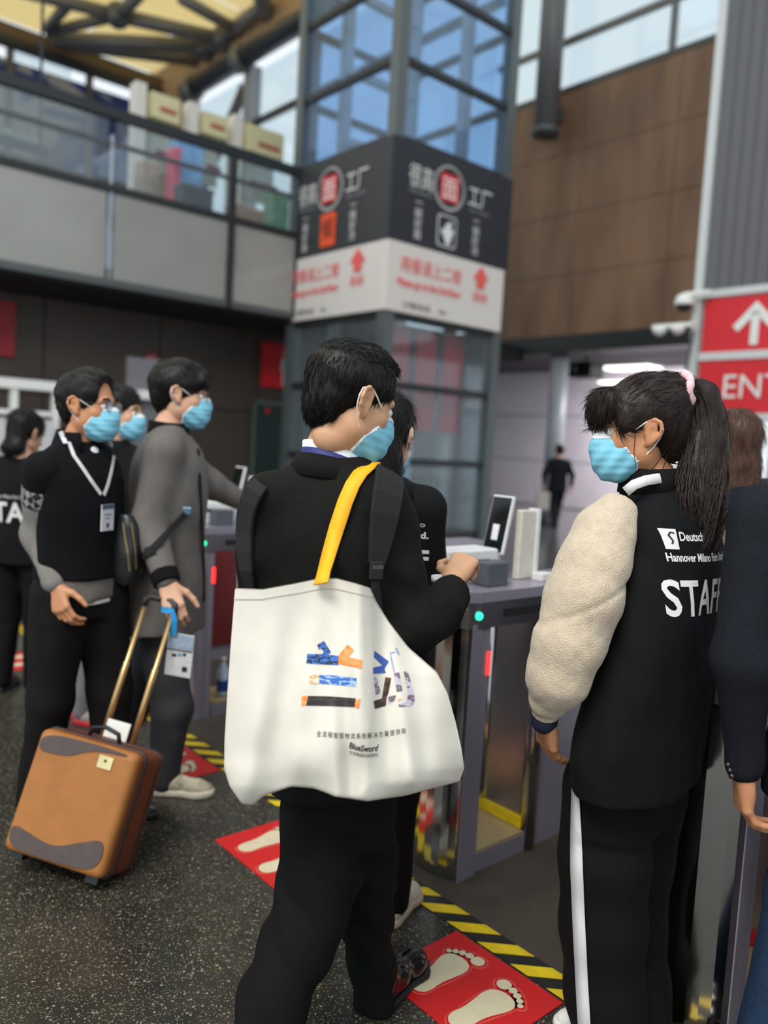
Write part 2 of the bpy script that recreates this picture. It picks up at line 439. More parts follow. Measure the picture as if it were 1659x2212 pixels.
# ------------------------------------------------------------------ wall across the far end (a = 13.5)
AW = 13.5
wb_ = empty('wall_back', G(AW, 10, 3.86), kind='structure')
MB().gbox(AW + .06, AW + .3, 5.0, 12.6, 3.86, 8.74).build('backing', M_DARK, wb_)
pw, ph = 2.05, 1.21
for i in range(4):
    for j in range(4):
        b1 = 11.3 + .95 - i * pw; z0 = 3.90 + j * ph
        MB().gbox(AW, AW + .06, b1 - pw + .006, b1 - .006, z0 + .006, z0 + ph - .006).build('wall_panel', M_BROWN, wb_)
MB().gbox(AW - .12, AW + .5, 5.0, 13.2, 3.55, 3.88).build('lintel_beam', M_DARKFRAME, wb_)
w1 = empty('window_1', G(AW, 9, 8.8), kind='structure')
MB().gbox(AW - .02, AW + .12, 5, 12.6, 8.74, 8.84).build('window_sill', M_STEELGREY, w1)
for b0, b1 in ((5.2, 8.4), (8.45, 11.1), (11.5, 12.6)):
    for z0, z1 in ((8.86, 9.72), (9.8, 12.9)):
        MB().gbox(AW + .05, AW + .07, b0, b1, z0, z1).build('pane', M_GLASS, w1)
MB().gbox(AW, AW + .1, 5, 12.6, 9.7, 9.82).build('mullion', M_TUBE, w1)
for b in (8.42, 11.45): MB().gbox(AW, AW + .1, b - .05, b + .05, 8.8, 13.2).build('mullion', M_TUBE, w1)
pc = PA(1178, 292, AW - .45); pt = PA(1205, 0, AW - .45); pt = pc * [1, 1, 0] + ZV * 13.4
sc_ = empty('roof_strut', pc, 'thick grey steel tube hanging down the brown wall in front of the windows', 'steel column')
MB().tube([pc, pt], .24, 18).build('tube', M_TUBE, sc_, True)
MB().tube([pc - ZV * .02, pc + ZV * .12], .27, 18).build('end_cap', M_STEELGREY, sc_, True)
MB().bar(pc + ZV * .5, pc + ZV * .5 + gu * .45, .14, .3).build('bracket', M_STEELGREY, sc_)
# windows further along the same wall, left of the lift shaft
w2 = empty('window_2', G(AW, 20, 4), kind='structure')
for b0, b1 in ((12.7, 15.9), (16.1, 19.4), (19.6, 22.7), (23.1, 26.6)):
    for z0, z1 in ((3.9, 7.4), (7.55, 11.1), (11.3, 12.75)):
        MB().gbox(AW + .05, AW + .07, b0, b1, z0, z1).build('pane', M_GLASS, w2)
for z in (7.48, 11.2): MB().gbox(AW - .05, AW + .12, 12.6, 27, z - .08, z + .08).build('mullion', M_DARKFRAME, w2)
for b in (16.0, 19.5): MB().gbox(AW - .05, AW + .12, b - .06, b + .06, 3.9, 12.8).build('mullion', M_DARKFRAME, w2)
MB().gbox(AW - .2, AW + .2, 22.7, 23.1, 3.9, 12.9).build('post', mat('pale window post', (150, 152, 156), .4), w2)
MB().bar(G(AW - .1, 25.9, 9.6), G(AW - .1, 23.2, 12.4), .24).build('brace', M_TUBE, w2)
ed0 = G(AW - .4, 26.6, 13.05)
ed = empty('eaves_tube', ed0, 'fat dark steel tube running above the windows beside the glass lift shaft', 'steel tube')
MB().tube([ed0, G(AW - .4, 12.5, 13.05)], .3, 16).build('tube', mat('dark steel tube', (62, 64, 70), .4, metal=.3), ed, True)
for b in (23.0, 26.2): MB().tube([G(AW - .4, b - .25, 13.05), G(AW - .4, b + .25, 13.05)], .38, 16).build('collar', M_TUBE, ed, True)
wc = empty('wall_corner', G(AW, 27, 4), kind='structure')
MB().gbox(AW, AW + .2, 26.7, 30.5, 3.8, 15).build('wall_panel', M_BEIGE, wc)
MB().gbox(AW + .05, AW + .2, 12.6, 26.7, 13.3, 15).build('wall_panel', M_BEIGE, wc)

# ------------------------------------------------------------------ glazed side of the upper floor (b = 29.5)
BF = 29.5
w3 = empty('window_3', G(8, BF, 4), kind='structure')
M_BGM = mat('brown grey mullion', (92, 84, 76), .5)
for i in range(5):
    a0 = .4 + i * 2.62
    for z0, z1 in ((3.8, 7.0), (7.1, 10.3), (10.4, 13.4)):
        MB().gbox(a0 + .08, a0 + 2.54, BF, BF + .03, z0, z1).build('pane', M_BLUEGLASS, w3)
    if i in (2, 3): MB().gbox(a0 + .1, a0 + 2.0, BF, BF + .03, 13.45, 13.85).build('pane', M_GLASS, w3)
    MB().gbox(a0 - .09, a0 + .09, BF - .12, BF + .15, 3.8, 14.0).build('mullion', M_BGM, w3)
for z in (7.05, 10.35): MB().gbox(.3, 13.5, BF - .08, BF + .1, z - .07, z + .07).build('mullion', M_DARKFRAME, w3)
MB().gbox(-.5, 13.5, BF - .2, BF + .3, 13.85, 14.45).build('head_beam', mat('brown head beam', (96, 78, 56), .6), w3)
MB().gbox(-.5, 13.5, BF - .3, BF - .05, 13.75, 14.0).build('gutter', M_DARKFRAME, w3)
for q in ((4.4, 5.2, 9.6, 11.4), (9.0, 11.8, 13.2, 6.4), (8.0, 8.4, 13.0, 5.2), (5.5, 12.5, 10.0, 6.0)):
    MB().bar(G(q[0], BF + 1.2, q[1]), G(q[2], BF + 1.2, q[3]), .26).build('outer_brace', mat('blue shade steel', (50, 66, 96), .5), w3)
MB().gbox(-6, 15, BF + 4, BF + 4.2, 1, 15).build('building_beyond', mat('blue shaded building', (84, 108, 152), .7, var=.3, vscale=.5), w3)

# ------------------------------------------------------------------ roof
cl = empty('ceiling', G(6, 20, 14.8), kind='structure')
for i in range(5):
    for j in range(5):
        MB().add([G(a_, b_, 14.8) for a_, b_ in ((-1.47 + i * 3, 14.03 + j * 3.2), (-1.47 + i * 3, 17.17 + j * 3.2), (1.47 + i * 3, 17.17 + j * 3.2), (1.47 + i * 3, 14.03 + j * 3.2))], [[0, 1, 2, 3]]).build('membrane_panel', M_MEMB, cl)
zr = 14.3
for p0, p1, r in (((103, 69), (255, 34), .17), ((103, 60), (150, 6), .17), ((-30, -40), (255, 33), .2), ((255, 33), (480, 85), .22), ((257, 34), (300, -12), .2), ((112, 84), (440, 100), .24), ((140, 96), (430, 132), .2),
                  ((390, -5), (530, 75), .18), ((480, 85), (560, 20), .2), ((560, -20), (590, 60), .26), ((440, 100), (590, 78), .24)):
    MB().tube([FL(p0[0], p0[1], zr), FL(p1[0], p1[1], zr)], r, 12).build('truss_tube', M_TUBE, cl, True)
for px in ((480, 85), (255, 33), (440, 105), (545, 80)):
    c = FL(px[0], px[1], zr); MB().ball(c, .4).build('truss_node', M_STEELGREY, cl, True)

# ------------------------------------------------------------------ balcony along b = 11.3
BB = 11.3
bl = empty('wall_balcony', G(5, BB, 3.55), kind='structure')
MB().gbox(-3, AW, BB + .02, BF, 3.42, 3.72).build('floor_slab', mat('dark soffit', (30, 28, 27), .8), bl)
MB().gbox(-3, 7.66, BB - .05, BB + .03, 3.46, 3.56).build('bottom_rail', M_STEELGREY, bl)
MB().gbox(-3, 7.66, BB - .04, BB + .05, 4.74, 4.84).build('middle_rail', M_DARKFRAME, bl)
MB().gbox(-3, 7.66, BB - .05, BB + .06, 5.72, 5.86).build('hand_rail', M_DARKFRAME, bl)
MB().gbox(-3, 7.66, BB - .02, BB + .02, 5.36, 5.42).build('rail', M_STEELGREY, bl)
posts = (-1.6, .5, 2.6, 4.5, 6.38, 7.62)
for i, a in enumerate(posts):
    if a > 4.6: MB().gbox(a - .05, a + .05, BB - .06, BB + .06, 3.46, 5.86).build('post', M_DARKFRAME, bl)
    else: MB().gbox(a - .012, a + .012, BB - .03, BB + .03, 3.56, 5.5).build('post', mat('bright rail post', (190, 196, 200), .3, metal=.5), bl)
    if i:
        MB().gbox(posts[i - 1] + .055, a - .055, BB - .01, BB + .01, 3.57, 4.73).build('parapet_panel', M_GREYPANEL, bl)
        MB().gbox(posts[i - 1] + .055, a - .055, BB - .006, BB + .006, 4.85, 5.7).build('glass_panel', M_GLASS, bl)
# wall under the balcony
BU = 13.0
wl = empty('wall_left', G(5, BU, 0), kind='structure')
MB().gbox(-4, AW, BU + .05, BU + .3, 0, 3.44).build('backing', M_DARK, wl)
for i in range(9):
    for j in range(2):
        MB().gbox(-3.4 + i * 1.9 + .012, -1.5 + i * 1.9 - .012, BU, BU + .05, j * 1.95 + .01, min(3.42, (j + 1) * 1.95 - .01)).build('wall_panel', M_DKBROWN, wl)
d1 = empty('door_1', G(8.4, BU, 0), kind='structure')
MB().gbox(8.0, 9.0, BU - .03, BU, 0, 2.1).build('leaf', mat('dark teal door', (34, 50, 48), .4), d1)
for a in (7.95, 9.0): MB().gbox(a, a + .05, BU - .05, BU, 0, 2.16).build('frame', mat('grey green frame', (84, 100, 94), .5), d1)
MB().gbox(7.95, 9.05, BU - .05, BU, 2.1, 2.18).build('frame', MATS['grey green frame'], d1)
MB().disc(G(8.25, BU - .035, 2.0), -gv, .05).build('sticker', M_RED, d1)

# ------------------------------------------------------------------ passage under the brown wall
un = empty('ceiling_passage', G(16, 10, 3.9), kind='structure')
MB().gbox(AW + .5, 22, 2.0, 19, 3.88, 4.1).build('soffit', mat('dark grey soffit', (70, 68, 70), .7), un)
wf = empty('wall_far', G(19, 11, 0), kind='structure')
for i in range(5):
    for j in range(3):
        MB().gbox(19, 19.05, 9.1 + i * 2.0 + .008, 11.1 + i * 2.0 - .008, .02 + j * 1.3, 1.3 + j * 1.3 - .012).build('wall_panel', M_LILAC, wf)
MB().gbox(19.05, 19.2, 9, 19, 0, 3.9).build('backing', M_DGREY, wf)
cc = PA(1201, 900, AW + .3); cc[2] = 0
rc = empty('round_column', cc, 'plain round grey column at the far passage under the brown wall', 'column')
MB().tube([cc, cc + ZV * 3.6], .19, 24).build('shaft', mat('pale grey column paint', (158, 162, 168), .35), rc, True)
MB().tube([cc, cc + ZV * .12], .215, 24).build('base_ring', M_STEELGREY, rc, True)
for k_, (a_, b_) in enumerate(((15.2, 8.5), (17.2, 11.5), (17.2, 8.5))):
    area_lamp('passage_fill_light', tuple(G(a_, b_, 3.84)), (1.6, .6), 190, tuple(G(a_ + .6, b_, 0)), (1, .97, .98))  # extra area lights added under the soffit to brighten the far wall
lb = PA(1360, 795, 16.0)
pl_ = empty('ceiling_panel_light', lb, 'lit rectangular panel light under the far passage ceiling', 'ceiling light')
MB().obox(lb, gv * .62, gu * .3, ZV * .02).build('diffuser', M_LIGHTWHITE, pl_)
MB().obox(lb + ZV * .035, gv * .68, gu * .36, ZV * .015).build('frame', M_STEELGREY, pl_)
lb2 = PA(1330, 826, 18.5)
pl2 = empty('ceiling_panel_light', lb2, 'smaller lit panel light deeper inside the far passage', 'ceiling light')
MB().obox(lb2, gv * .4, gu * .2, ZV * .02).build('diffuser', M_LIGHTWHITE, pl2)
MB().obox(lb2 + ZV * .035, gv * .44, gu * .24, ZV * .015).build('frame', M_STEELGREY, pl2)
eq = PA(1265, 800, 15.4)
sp = empty('ceiling_projector', eq, 'dark equipment box hung under the ceiling beside the round column', 'projector')
MB().obox(eq, gv * .32, gu * .25, ZV * .17).build('housing', M_DARK, sp, bevel=.02)
MB().tube([eq + ZV * .15, eq + ZV * .75], .03).build('hanger', M_DARK, sp)
MB().tube([eq - gu * .25 + gv * .12, eq - gu * .36 + gv * .12], .09, 14).build('lens', M_DARKFRAME, sp, True)

# ------------------------------------------------------------------ grey wall and entrance sign on the right (a = 10)
AS = 10.0
wr = empty('wall_right', G(AS, 3, 3.66), kind='structure')
MB().gbox(AS + .05, AS + .3, -4, 5.52, 3.68, 12.5).build('backing', M_DGREY, wr)
for i in range(24):
    MB().gbox(AS, AS + .05, 5.45 - (i + 1) * .16 + .006, 5.45 - i * .16 - .006, 3.70, 12.5).build('corrugation', M_DGREY, wr)
MB().gbox(AS - .04, AS + .3, 5.47, 5.58, 2.0, 12.5).build('edge_trim', mat('pale edge trim', (205, 208, 205), .4), wr)
MB().gbox(AS - .05, AS + .3, -4, 5.6, 3.60, 3.69).build('bottom_trim', MATS['pale edge trim'], wr)
es = empty('entrance_sign', G(AS, 4.4, 2.1), 'large red entrance sign with white upward arrow and white lettering', 'sign')
MB().gbox(AS - .02, AS + .1, 1.2, 5.42, 2.90, 3.58).build('arrow_panel', M_RED, es)
MB().gbox(AS - .02, AS + .1, 1.2, 5.42, 2.13, 2.80).build('word_panel', M_RED, es)
MB().gbox(AS - .05, AS + .12, 1.2, 5.44, 2.80, 2.90).build('divider', MATS['pale edge trim'], es)
MB().gbox(AS - .05, AS + .12, 1.2, 5.44, 2.04, 2.13).build('bottom_rail', MATS['pale edge trim'], es)
ac = PA(1633, 712, AS); ab = float(ac @ gv)
def sgn(b, z): return G(AS - .03, b, z)
az0, az1 = 2.97, 3.5; m_ = ab
arrow = MB().prism([sgn(m_ - .05, az0), sgn(m_ - .05, az1 - .12), sgn(m_ + .05, az1 - .12), sgn(m_ + .05, az0)][::-1], -gu * .01)
for s_ in (-1, 1):
    arrow.prism([sgn(m_, az1), sgn(m_, az1 - .15), sgn(m_ + s_ * .21, az1 - .36), sgn(m_ + s_ * .28, az1 - .29)], -gu * .01)
arrow.build('arrow', M_WHITE, es)
put_text('lettering', 'ENTRANCE', .42, sgn(5.10, 2.32), -gv, ZV, M_WHITE, es, lift=.012)
sp_ = PA(1500, 700, AS - .1); sp_b = float(sp_ @ gv)
cm = empty('dome_camera', PA(1478, 662, AS), 'white dome security camera beside the red entrance sign', 'security camera')
c0 = PA(1478, 660, AS - .22)
MB().ball(c0, (.1, .1, .09)).build('dome', M_DARK, cm, True)
MB().tube([c0, c0 + ZV * .03, c0 + ZV * .12, c0 + ZV * .16], [.12, .13, .1, .03], 16).build('housing', M_WHITE, cm, True)
MB().bar(c0 + ZV * .14, c0 + ZV * .14 - gv * .35, .05).build('arm', M_WHITE, cm)
c1 = PA(1435, 705, AS - .22)
cm2 = empty('camera_bracket', c1, 'white twin camera bracket below the white dome camera', 'security camera')
MB().bar(c1 + gv * .16, c1 - gv * .42, .07, .05).build('arm', M_WHITE, cm2)
for s_ in (-.06, .2):
    MB().tube([c1 - gv * s_ - ZV * .02, c1 - gv * s_ - ZV * .07, c1 - gv * s_ - ZV * .12], [.1, .09, .03], 14).build('lens_head', M_WHITE, cm2, True)
MB().tube([PA(1498, 715, AS - .1), PA(1480, 800, AS - .1)], .02).build('conduit', M_STEELGREY, cm2)
# glass doors far behind the sign
d2 = empty('door_2', G(15, 4, 0), kind='structure')
for b in (6.6, 5.4, 3.6): MB().gbox(15, 15.1, b - .06, b + .06, 0, 3.8).build('frame', mat('pale blue frame', (150, 170, 190), .4), d2)
MB().gbox(15, 15.1, 3.6, 6.6, 2.4, 2.5).build('frame', MATS['pale blue frame'], d2)
for b0, b1 in ((3.7, 5.3), (5.5, 6.5)): MB().gbox(15.03, 15.05, b0, b1, .05, 2.38).build('pane', M_GLASS, d2)
# ------------------------------------------------------------------ glass lift shaft with its sign band
EA0, EA1, EB0, EB1 = 7.72, 10.05, 9.1, 11.45
el = empty('lift_shaft', G(EA0, EB0, 0), 'tall square glass lift shaft with grey steel frame', 'elevator')
M_SHAFT = mat('lift frame grey', (98, 104, 104), .35, metal=.35)
for a, b in ((EA0, EB0), (EA1, EB0), (EA0, EB1), (EA1, EB1)):
    MB().gbox(a - .09, a + .09, b - .09, b + .09, 0, 12).build('corner_post', M_SHAFT, el)
for z in (.1, 1.25, 2.38, 3.38, 5.86, 6.95, 8.1, 9.4, 11):
    for q in ((EA0, EA1, EB0 - .05, EB0 + .05), (EA0, EA1, EB1 - .05, EB1 + .05), (EA0 - .05, EA0 + .05, EB0, EB1), (EA1 - .05, EA1 + .05, EB0, EB1)):
        MB().gbox(q[0], q[1], q[2], q[3], z - .05, z + .05).build('crossbar', M_DARKFRAME, el)
zs = (.15, 1.2, 1.3, 2.33, 2.43, 3.33, 5.91, 6.9, 7.0, 8.05, 8.15, 9.35)
for i in range(0, len(zs), 2):
    for q in ((EA0 + .09, EA1 - .09, EB0 - .01, EB0 + .01), (EA0 - .01, EA0 + .01, EB0 + .09, EB1 - .09), (EA0 + .09, EA1 - .09, EB1 - .01, EB1 + .01), (EA1 - .01, EA1 + .01, EB0 + .09, EB1 - .09)):
        MB().gbox(q[0], q[1], q[2], q[3], zs[i], zs[i + 1]).build('glass_pane', M_SKYGLASS if i >= 6 else M_GLASS, el)
for a, b in ((EA0 + .5, EB1 - .45), (EA1 - .5, EB0 + .5), (EA1 - .45, EB1 - .5), (EA0 + .75, EB0 + .8)):
    MB().gbox(a - .08, a + .08, b - .08, b + .08, 0, 11).build('guide_rail', mat('pale guide rail', (176, 180, 178), .35, metal=.3), el)
for z in (6.3, 7.4, 8.6): MB().gbox(EA0 + .4, EA1 - .4, EB1 - .6, EB1 - .5, z, z + .12).build('inner_beam', MATS['pale guide rail'], el)
lc = empty('lift_car', G(EA0 + .4, EB0 + .4, .3), 'lift car with dark red wall panels inside the glass shaft', 'lift car')
M_LRED = mat('dark red lift panel', (176, 28, 36), .4)
MB().gbox(EA0 + .45, EA1 - .35, EB0 + .9, EB1 - .7, .3, .4).build('car_floor', M_STEELGREY, lc)
MB().gbox(EA0 + .45, EA1 - .35, EB0 + .9, EB1 - .7, 3.1, 3.3).build('car_roof', M_STEELGREY, lc)
for k in range(3):
    a = EA0 + .35 + k * .6
    MB().gbox(a, a + .42, EB0 + .3, EB0 + .34, 1.75, 3.3).build('wall_panel', M_LRED, lc)
MB().gbox(EA0 + .5, EA0 + .95, EB0 + .3, EB0 + .33, .9, 1.6).build('poster', mat('pale poster', (190, 205, 220), .5), lc)
MB().gbox(EA0 + .75, EA0 + .9, EB0 + .28, EB0 + .3, 1.15, 1.45).build('poster_patch', M_RED, lc)

sb = empty('lift_sign_band', G(EA0, EB0, 3.4), 'black and white restaurant sign band wrapped around the glass lift shaft', 'sign')
M_SB = mat('blue black sign board', (38, 40, 48), .5, var=.03); M_SW = mat('cream sign board', (224, 216, 208), .55, var=.03)
M_PINK = mat('coral red print', (238, 96, 92), .6, var=0); M_ORANGE = mat('orange print', (240, 92, 44), .6, var=0)
o_ = .12
MB().gbox(EA0 - o_, EA1 + .1, EB0 - o_, EB0 - o_ + .05, 4.42, 5.84).build('black_board', M_SB, sb)
MB().gbox(EA0 - o_, EA1 + .02, EB0 - o_ - .01, EB0 - o_ + .05, 3.42, 4.40).build('cream_board', M_SW, sb)
MB().gbox(EA0 - o_, EA0 - o_ + .05, EB0 - o_ + .05, EB1 + .1, 4.42, 5.84).build('black_board', mat('soft black sign board', (52, 52, 54), .5, var=.03), sb)
MB().gbox(EA0 - o_ - .01, EA0 - o_ + .05, EB0 - o_ + .03, EB1 + .1, 3.42, 4.40).build('cream_board', M_SW, sb)
def face(org, ex, nrmv, variant):
    def pt(x, z): return org + ex * x + ZV * z
    L = 2.4
    put_text('lettering', '很高', .36, pt(.30, 5.24), ex, ZV, M_WHITE, sb, fit=.46, lift=.012)
    put_text('lettering', '工厂', .34, pt(1.52, 5.24), ex, ZV, M_WHITE, sb, fit=.52, lift=.012)
    for x in (.3, 1.56): put_text('lettering', 'FACTORY' if x > 1 else 'HENGAO', .075, pt(x, 5.13), ex, ZV, mat('grey print', (150, 150, 150), .6), sb, fit=.46, lift=.012)
    ring = MB().disc(pt(1.12, 5.36) + nrmv * .004, nrmv, .33, .004, 36); ring.build('logo_ring', mat('pale grey print', (170, 168, 165), .6), sb)
    MB().disc(pt(1.12, 5.37) + nrmv * .009, nrmv, .285, .004, 36).build('logo_disc', mat('black print', (34, 32, 34), .6), sb)
    MB().prism([pt(.93, 5.16) + nrmv * .014, pt(1.31, 5.16) + nrmv * .014, pt(1.31, 5.56) + nrmv * .014, pt(.93, 5.56) + nrmv * .014], nrmv * .003).build('logo_square', M_RED, sb)
    put_text('lettering', '面', .36, pt(1.12, 5.22), ex, ZV, M_WHITE, sb, 'CENTER', lift=.02)
    for cx, word in ((.52, '一碗好面'), (1.74, '一锅好汤')):
        for k, ch in enumerate(word): put_text('lettering', ch, .15, pt(cx, 4.96 - k * .15), ex, ZV, M_WHITE, sb, 'CENTER', lift=.012)
    if variant == 'bowl':
        fr = [(.16, .22), (-.16, .22), (-.2, .18), (-.2, -.2), (-.16, -.24), (.16, -.24), (.2, -.2), (.2, .18)]
        MB().prism([pt(1.12 + x, 4.74 + z) + nrmv * .004 for x, z in fr[::-1]], nrmv * .003).build('icon_frame', M_WHITE, sb)
        MB().prism([pt(1.12 + x * .9, 4.74 + z * .92) + nrmv * .008 for x, z in fr[::-1]], nrmv * .003).build('icon_ground', M_SB, sb)
        MB().prism([pt(1.12 + x, 4.74 + z) + nrmv * .013 for x, z in ((-.14, .0), (-.05, -.12), (-.02, -.2), (.06, -.2), (.08, -.12), (.14, .02), (.05, .06), (.12, .14), (-.02, .11), (-.06, .02))], nrmv * .003).build('icon', M_WHITE, sb)
    else:
        MB().prism([pt(1.12 + x, 4.75 + z) + nrmv * .004 for x, z in ((-.19, -.25), (.19, -.25), (.19, .25), (-.19, .25))], nrmv * .003).build('icon_ground', M_ORANGE, sb)
        put_text('icon', '餐', .34, pt(1.12, 4.64), ex, ZV, mat('maroon print', (92, 30, 40), .6), sb, 'CENTER', lift=.012)
    put_text('lettering', '用餐请上二楼', .24, pt(.22, 4.02), ex, ZV, M_PINK, sb, fit=1.25, lift=.025)
    put_text('lettering', 'Please go to the 2nd floor', .15, pt(.18, 3.80), ex, ZV, M_PINK, sb, fit=1.3, lift=.025, bold=.004)
    put_text('lettering', '订餐热线', .1, pt(.3, 3.5), ex, ZV, M_INK, sb, fit=.55, lift=.025)
    put_text('lettering', '021-', .1, pt(1.05, 3.5), ex, ZV, M_INK, sb, lift=.025)
    put_text('lettering', '乘梯', .17, pt(1.92, 3.82), ex, ZV, M_PINK, sb, 'CENTER', lift=.025)
    MB().prism([pt(1.92 + x, z) + nrmv * .02 for x, z in ((-.09, 4.02), (.09, 4.02), (.09, 4.16), (.18, 4.16), (0, 4.36), (-.18, 4.16), (-.09, 4.16))], nrmv * .003).build('arrow', M_PINK, sb)
face(G(EA0 - o_, EB0 - o_ - .01, 0), gu, -gv, 'bowl')
face(G(EA0 - o_ - .012, EB1 + .1, 0), -gv, -gu, 'orange')

# ------------------------------------------------------------------ things on the balcony and on the wall under it
M_CREAM = mat('cream board', (216, 206, 158), .5); M_BONE = mat('bone board', (222, 216, 204), .5)
def stall(q, name, i):
    (x0, y0), (x1, y1) = q; b = 13.0
    A, B = PB(x0, y0, b), PB(x1, y1, b); a0, a1 = float(A @ gu), float(B @ gu); zt, zb = A[2], B[2]
    zt, zb = max(A[2], B[2] + .35), min(B[2], A[2] - .35)
    st = empty('food_stall', G(a0, b, 3.72), name, 'food stall', 'food stalls on the balcony')
    MB().gbox(a0, a1, b, b + .35, zb, zt).build('sign_box', M_CREAM, st)
    MB().gbox(a0 + (a1 - a0) * .3, a1 - (a1 - a0) * .12, b - .01, b, zb + .12, zb + .2).build('lettering', mat('brown red print', (176, 92, 76), .6), st)
    MB().gbox(a0, a1, b + .1, b + .4, 3.72, 4.62).build('counter', M_BONE, st)
    MB().gbox(a0 - .05, a1 + .05, b + .02, b + .45, 4.62, 4.68).build('counter_top', mat('brown counter top', (142, 112, 84), .5), st)
    MB().gbox(a0 - .24, a0 - .06, b + .05, b + .3, 3.72, zt + .1).build('pillar', M_BONE, st)
    MB().gbox(a0, a1, b + .3, b + .36, zb - .75, zb - .05).build('menu_board', mat('pale menu board', (190, 192, 180), .5), st)
    MB().gbox(a0 + .1, a1 - .1, b - .02, b + .02, zb - .62, zb - .5).build('menu_strip', mat('plum strip', (110, 44, 60), .6), st)
stall(((328, 195), (388, 270)), 'cream topped food stall behind the balcony rail, farthest from the lift', 0)
stall(((440, 238), (490, 302)), 'cream topped food stall between two others behind the balcony rail', 1)
stall(((535, 278), (612, 335)), 'cream topped food stall beside the lift shaft on the balcony', 2)
for (x0, y0, x1, y1, b, c, nm, lb, ct) in ((385, 300, 440, 375, 12.5, (120, 176, 226), 'blue_tarp', 'crumpled blue plastic sheet over a counter on the balcony', 'tarp'), (378, 318, 392, 342, 12.12, (222, 74, 104), 'pink_bag', 'small pink bag on the balcony counter', 'bag'),
                                         (395, 395, 460, 470, 11.7, (54, 56, 62), 'black_crate', 'black crate behind the balcony glass', 'crate'), (590, 418, 625, 450, 11.7, (70, 150, 110), 'green_box', 'green box behind the balcony glass next to the lift', 'box'),
                                         (505, 440, 600, 505, 12.1, (188, 140, 110), 'brown_carton', 'row of tan cartons behind the balcony glass by the lift', 'box'), (310, 345, 345, 440, 12.6, (176, 160, 140), 'tan_cabinet', 'tan cabinet behind the balcony glass', 'cabinet')):
    A, B = PB(x0, y0, b), PB(x1, y1, b); a0, a1 = float(A @ gu), float(B @ gu)
    t = empty(nm, G(a0, b, 3.72), lb, ct)
    zt = max(A[2], B[2] + .12)
    MB().gbox(a0, a1, b, b + .3, 3.72, zt).build('body', mat(nm + ' colour', c, .5, var=.2, vscale=6), t, bevel=.02)
    MB().gbox(a0 - .01, a1 + .01, b - .01, b + .31, zt - .04, zt + .01).build('top', mat(nm + ' top', tuple(min(255, v + 25) for v in c), .5), t)
A = PB(-30, 250, 11.8); B = PB(102, 322, 11.8)
hs = empty('hanging_sign', A, 'dark hanging sign with pale characters above the balcony rail', 'sign')
MB().gbox(float(A @ gu), float(B @ gu), 11.78, 11.85, B[2] + .02, A[2] - .3).build('board', mat('olive grey board', (70, 74, 66), .6), hs)
for k in range(3):
    c = PB(18 + k * 28, 285 + k * 9, 11.77)
    MB().obox(c, gu * .06, gv * .004, ZV * .05).build('character', mat('pale character', (150, 152, 140), .6), hs)
MB().tube([A + ZV * .0, A + ZV * 2.0], .02).build('hanger', M_DARK, hs); MB().tube([G(float(B @ gu) - .1, 11.8, A[2] - .3), G(float(B @ gu) - .1, 11.8, A[2] + 2)], .02).build('hanger', M_DARK, hs)

def wall_sign(x0, y0, x1, y1, m, nm, lb):
    A, B = PB(x0, y0, BU - .08), PB(x1, y1, BU - .08); t = empty(nm, B, lb, 'sign')
    a0, a1 = float(A @ gu), float(B @ gu); z1, z0 = (A[2] + B[2]) / 2 + abs(A[2] - B[2]) / 2, (A[2] + B[2]) / 2 - abs(A[2] - B[2]) / 2
    MB().gbox(a0, a1, BU - .08, BU, z0, z1).build('board', m, t); return t, a0, a1, z0, z1
t, a0, a1, z0, z1 = wall_sign(572, 738, 640, 842, M_RED, 'restroom_sign', 'red restroom sign with a white standing figure on brown wall')
ca = a0 + (a1 - a0) * .62; fb = BU - .09
fig = [(-.05, .0), (-.012, .0), (0, .32), (.012, .0), (.05, .0), (.06, .38), (.085, .36), (.1, .38), (.075, .62), (.05, .68), (-.05, .68), (-.075, .62), (-.1, .38), (-.085, .36), (-.06, .38)]
sc2 = (z1 - z0) * .95; zz0 = z0 + .05
MB().prism([G(ca + x * sc2 * 1.3, fb, zz0 + z * sc2) for x, z in fig], -gv * .006).build('figure', M_WHITE, t)
MB().disc(G(ca, fb, zz0 + .79 * sc2), -gv, .065 * sc2, .006).build('figure_head', M_WHITE, t)
wall_sign(-60, 640, 32, 772, M_DKRED, 'wall_sign', 'plain dark red square sign high on the brown wall')
c = PB(327, 782, BU - .05); t = empty('no_smoking_sign', c, 'round red no smoking sign on the brown wall above grey booth', 'sign')
MB().disc(c, -gv, .15, .01).build('disc', M_DKRED, t); MB().disc(c - gv * .011, -gv, .1, .004).build('ring', mat('pale pink print', (206, 150, 160), .6), t); MB().disc(c - gv * .016, -gv, .075, .004).build('centre', M_DKRED, t)
MB().bar(c - gv * .022 - gu * .07 + ZV * .07, c - gv * .022 + gu * .07 - ZV * .07, .006, .025).build('slash', MATS['pale pink print'], t)
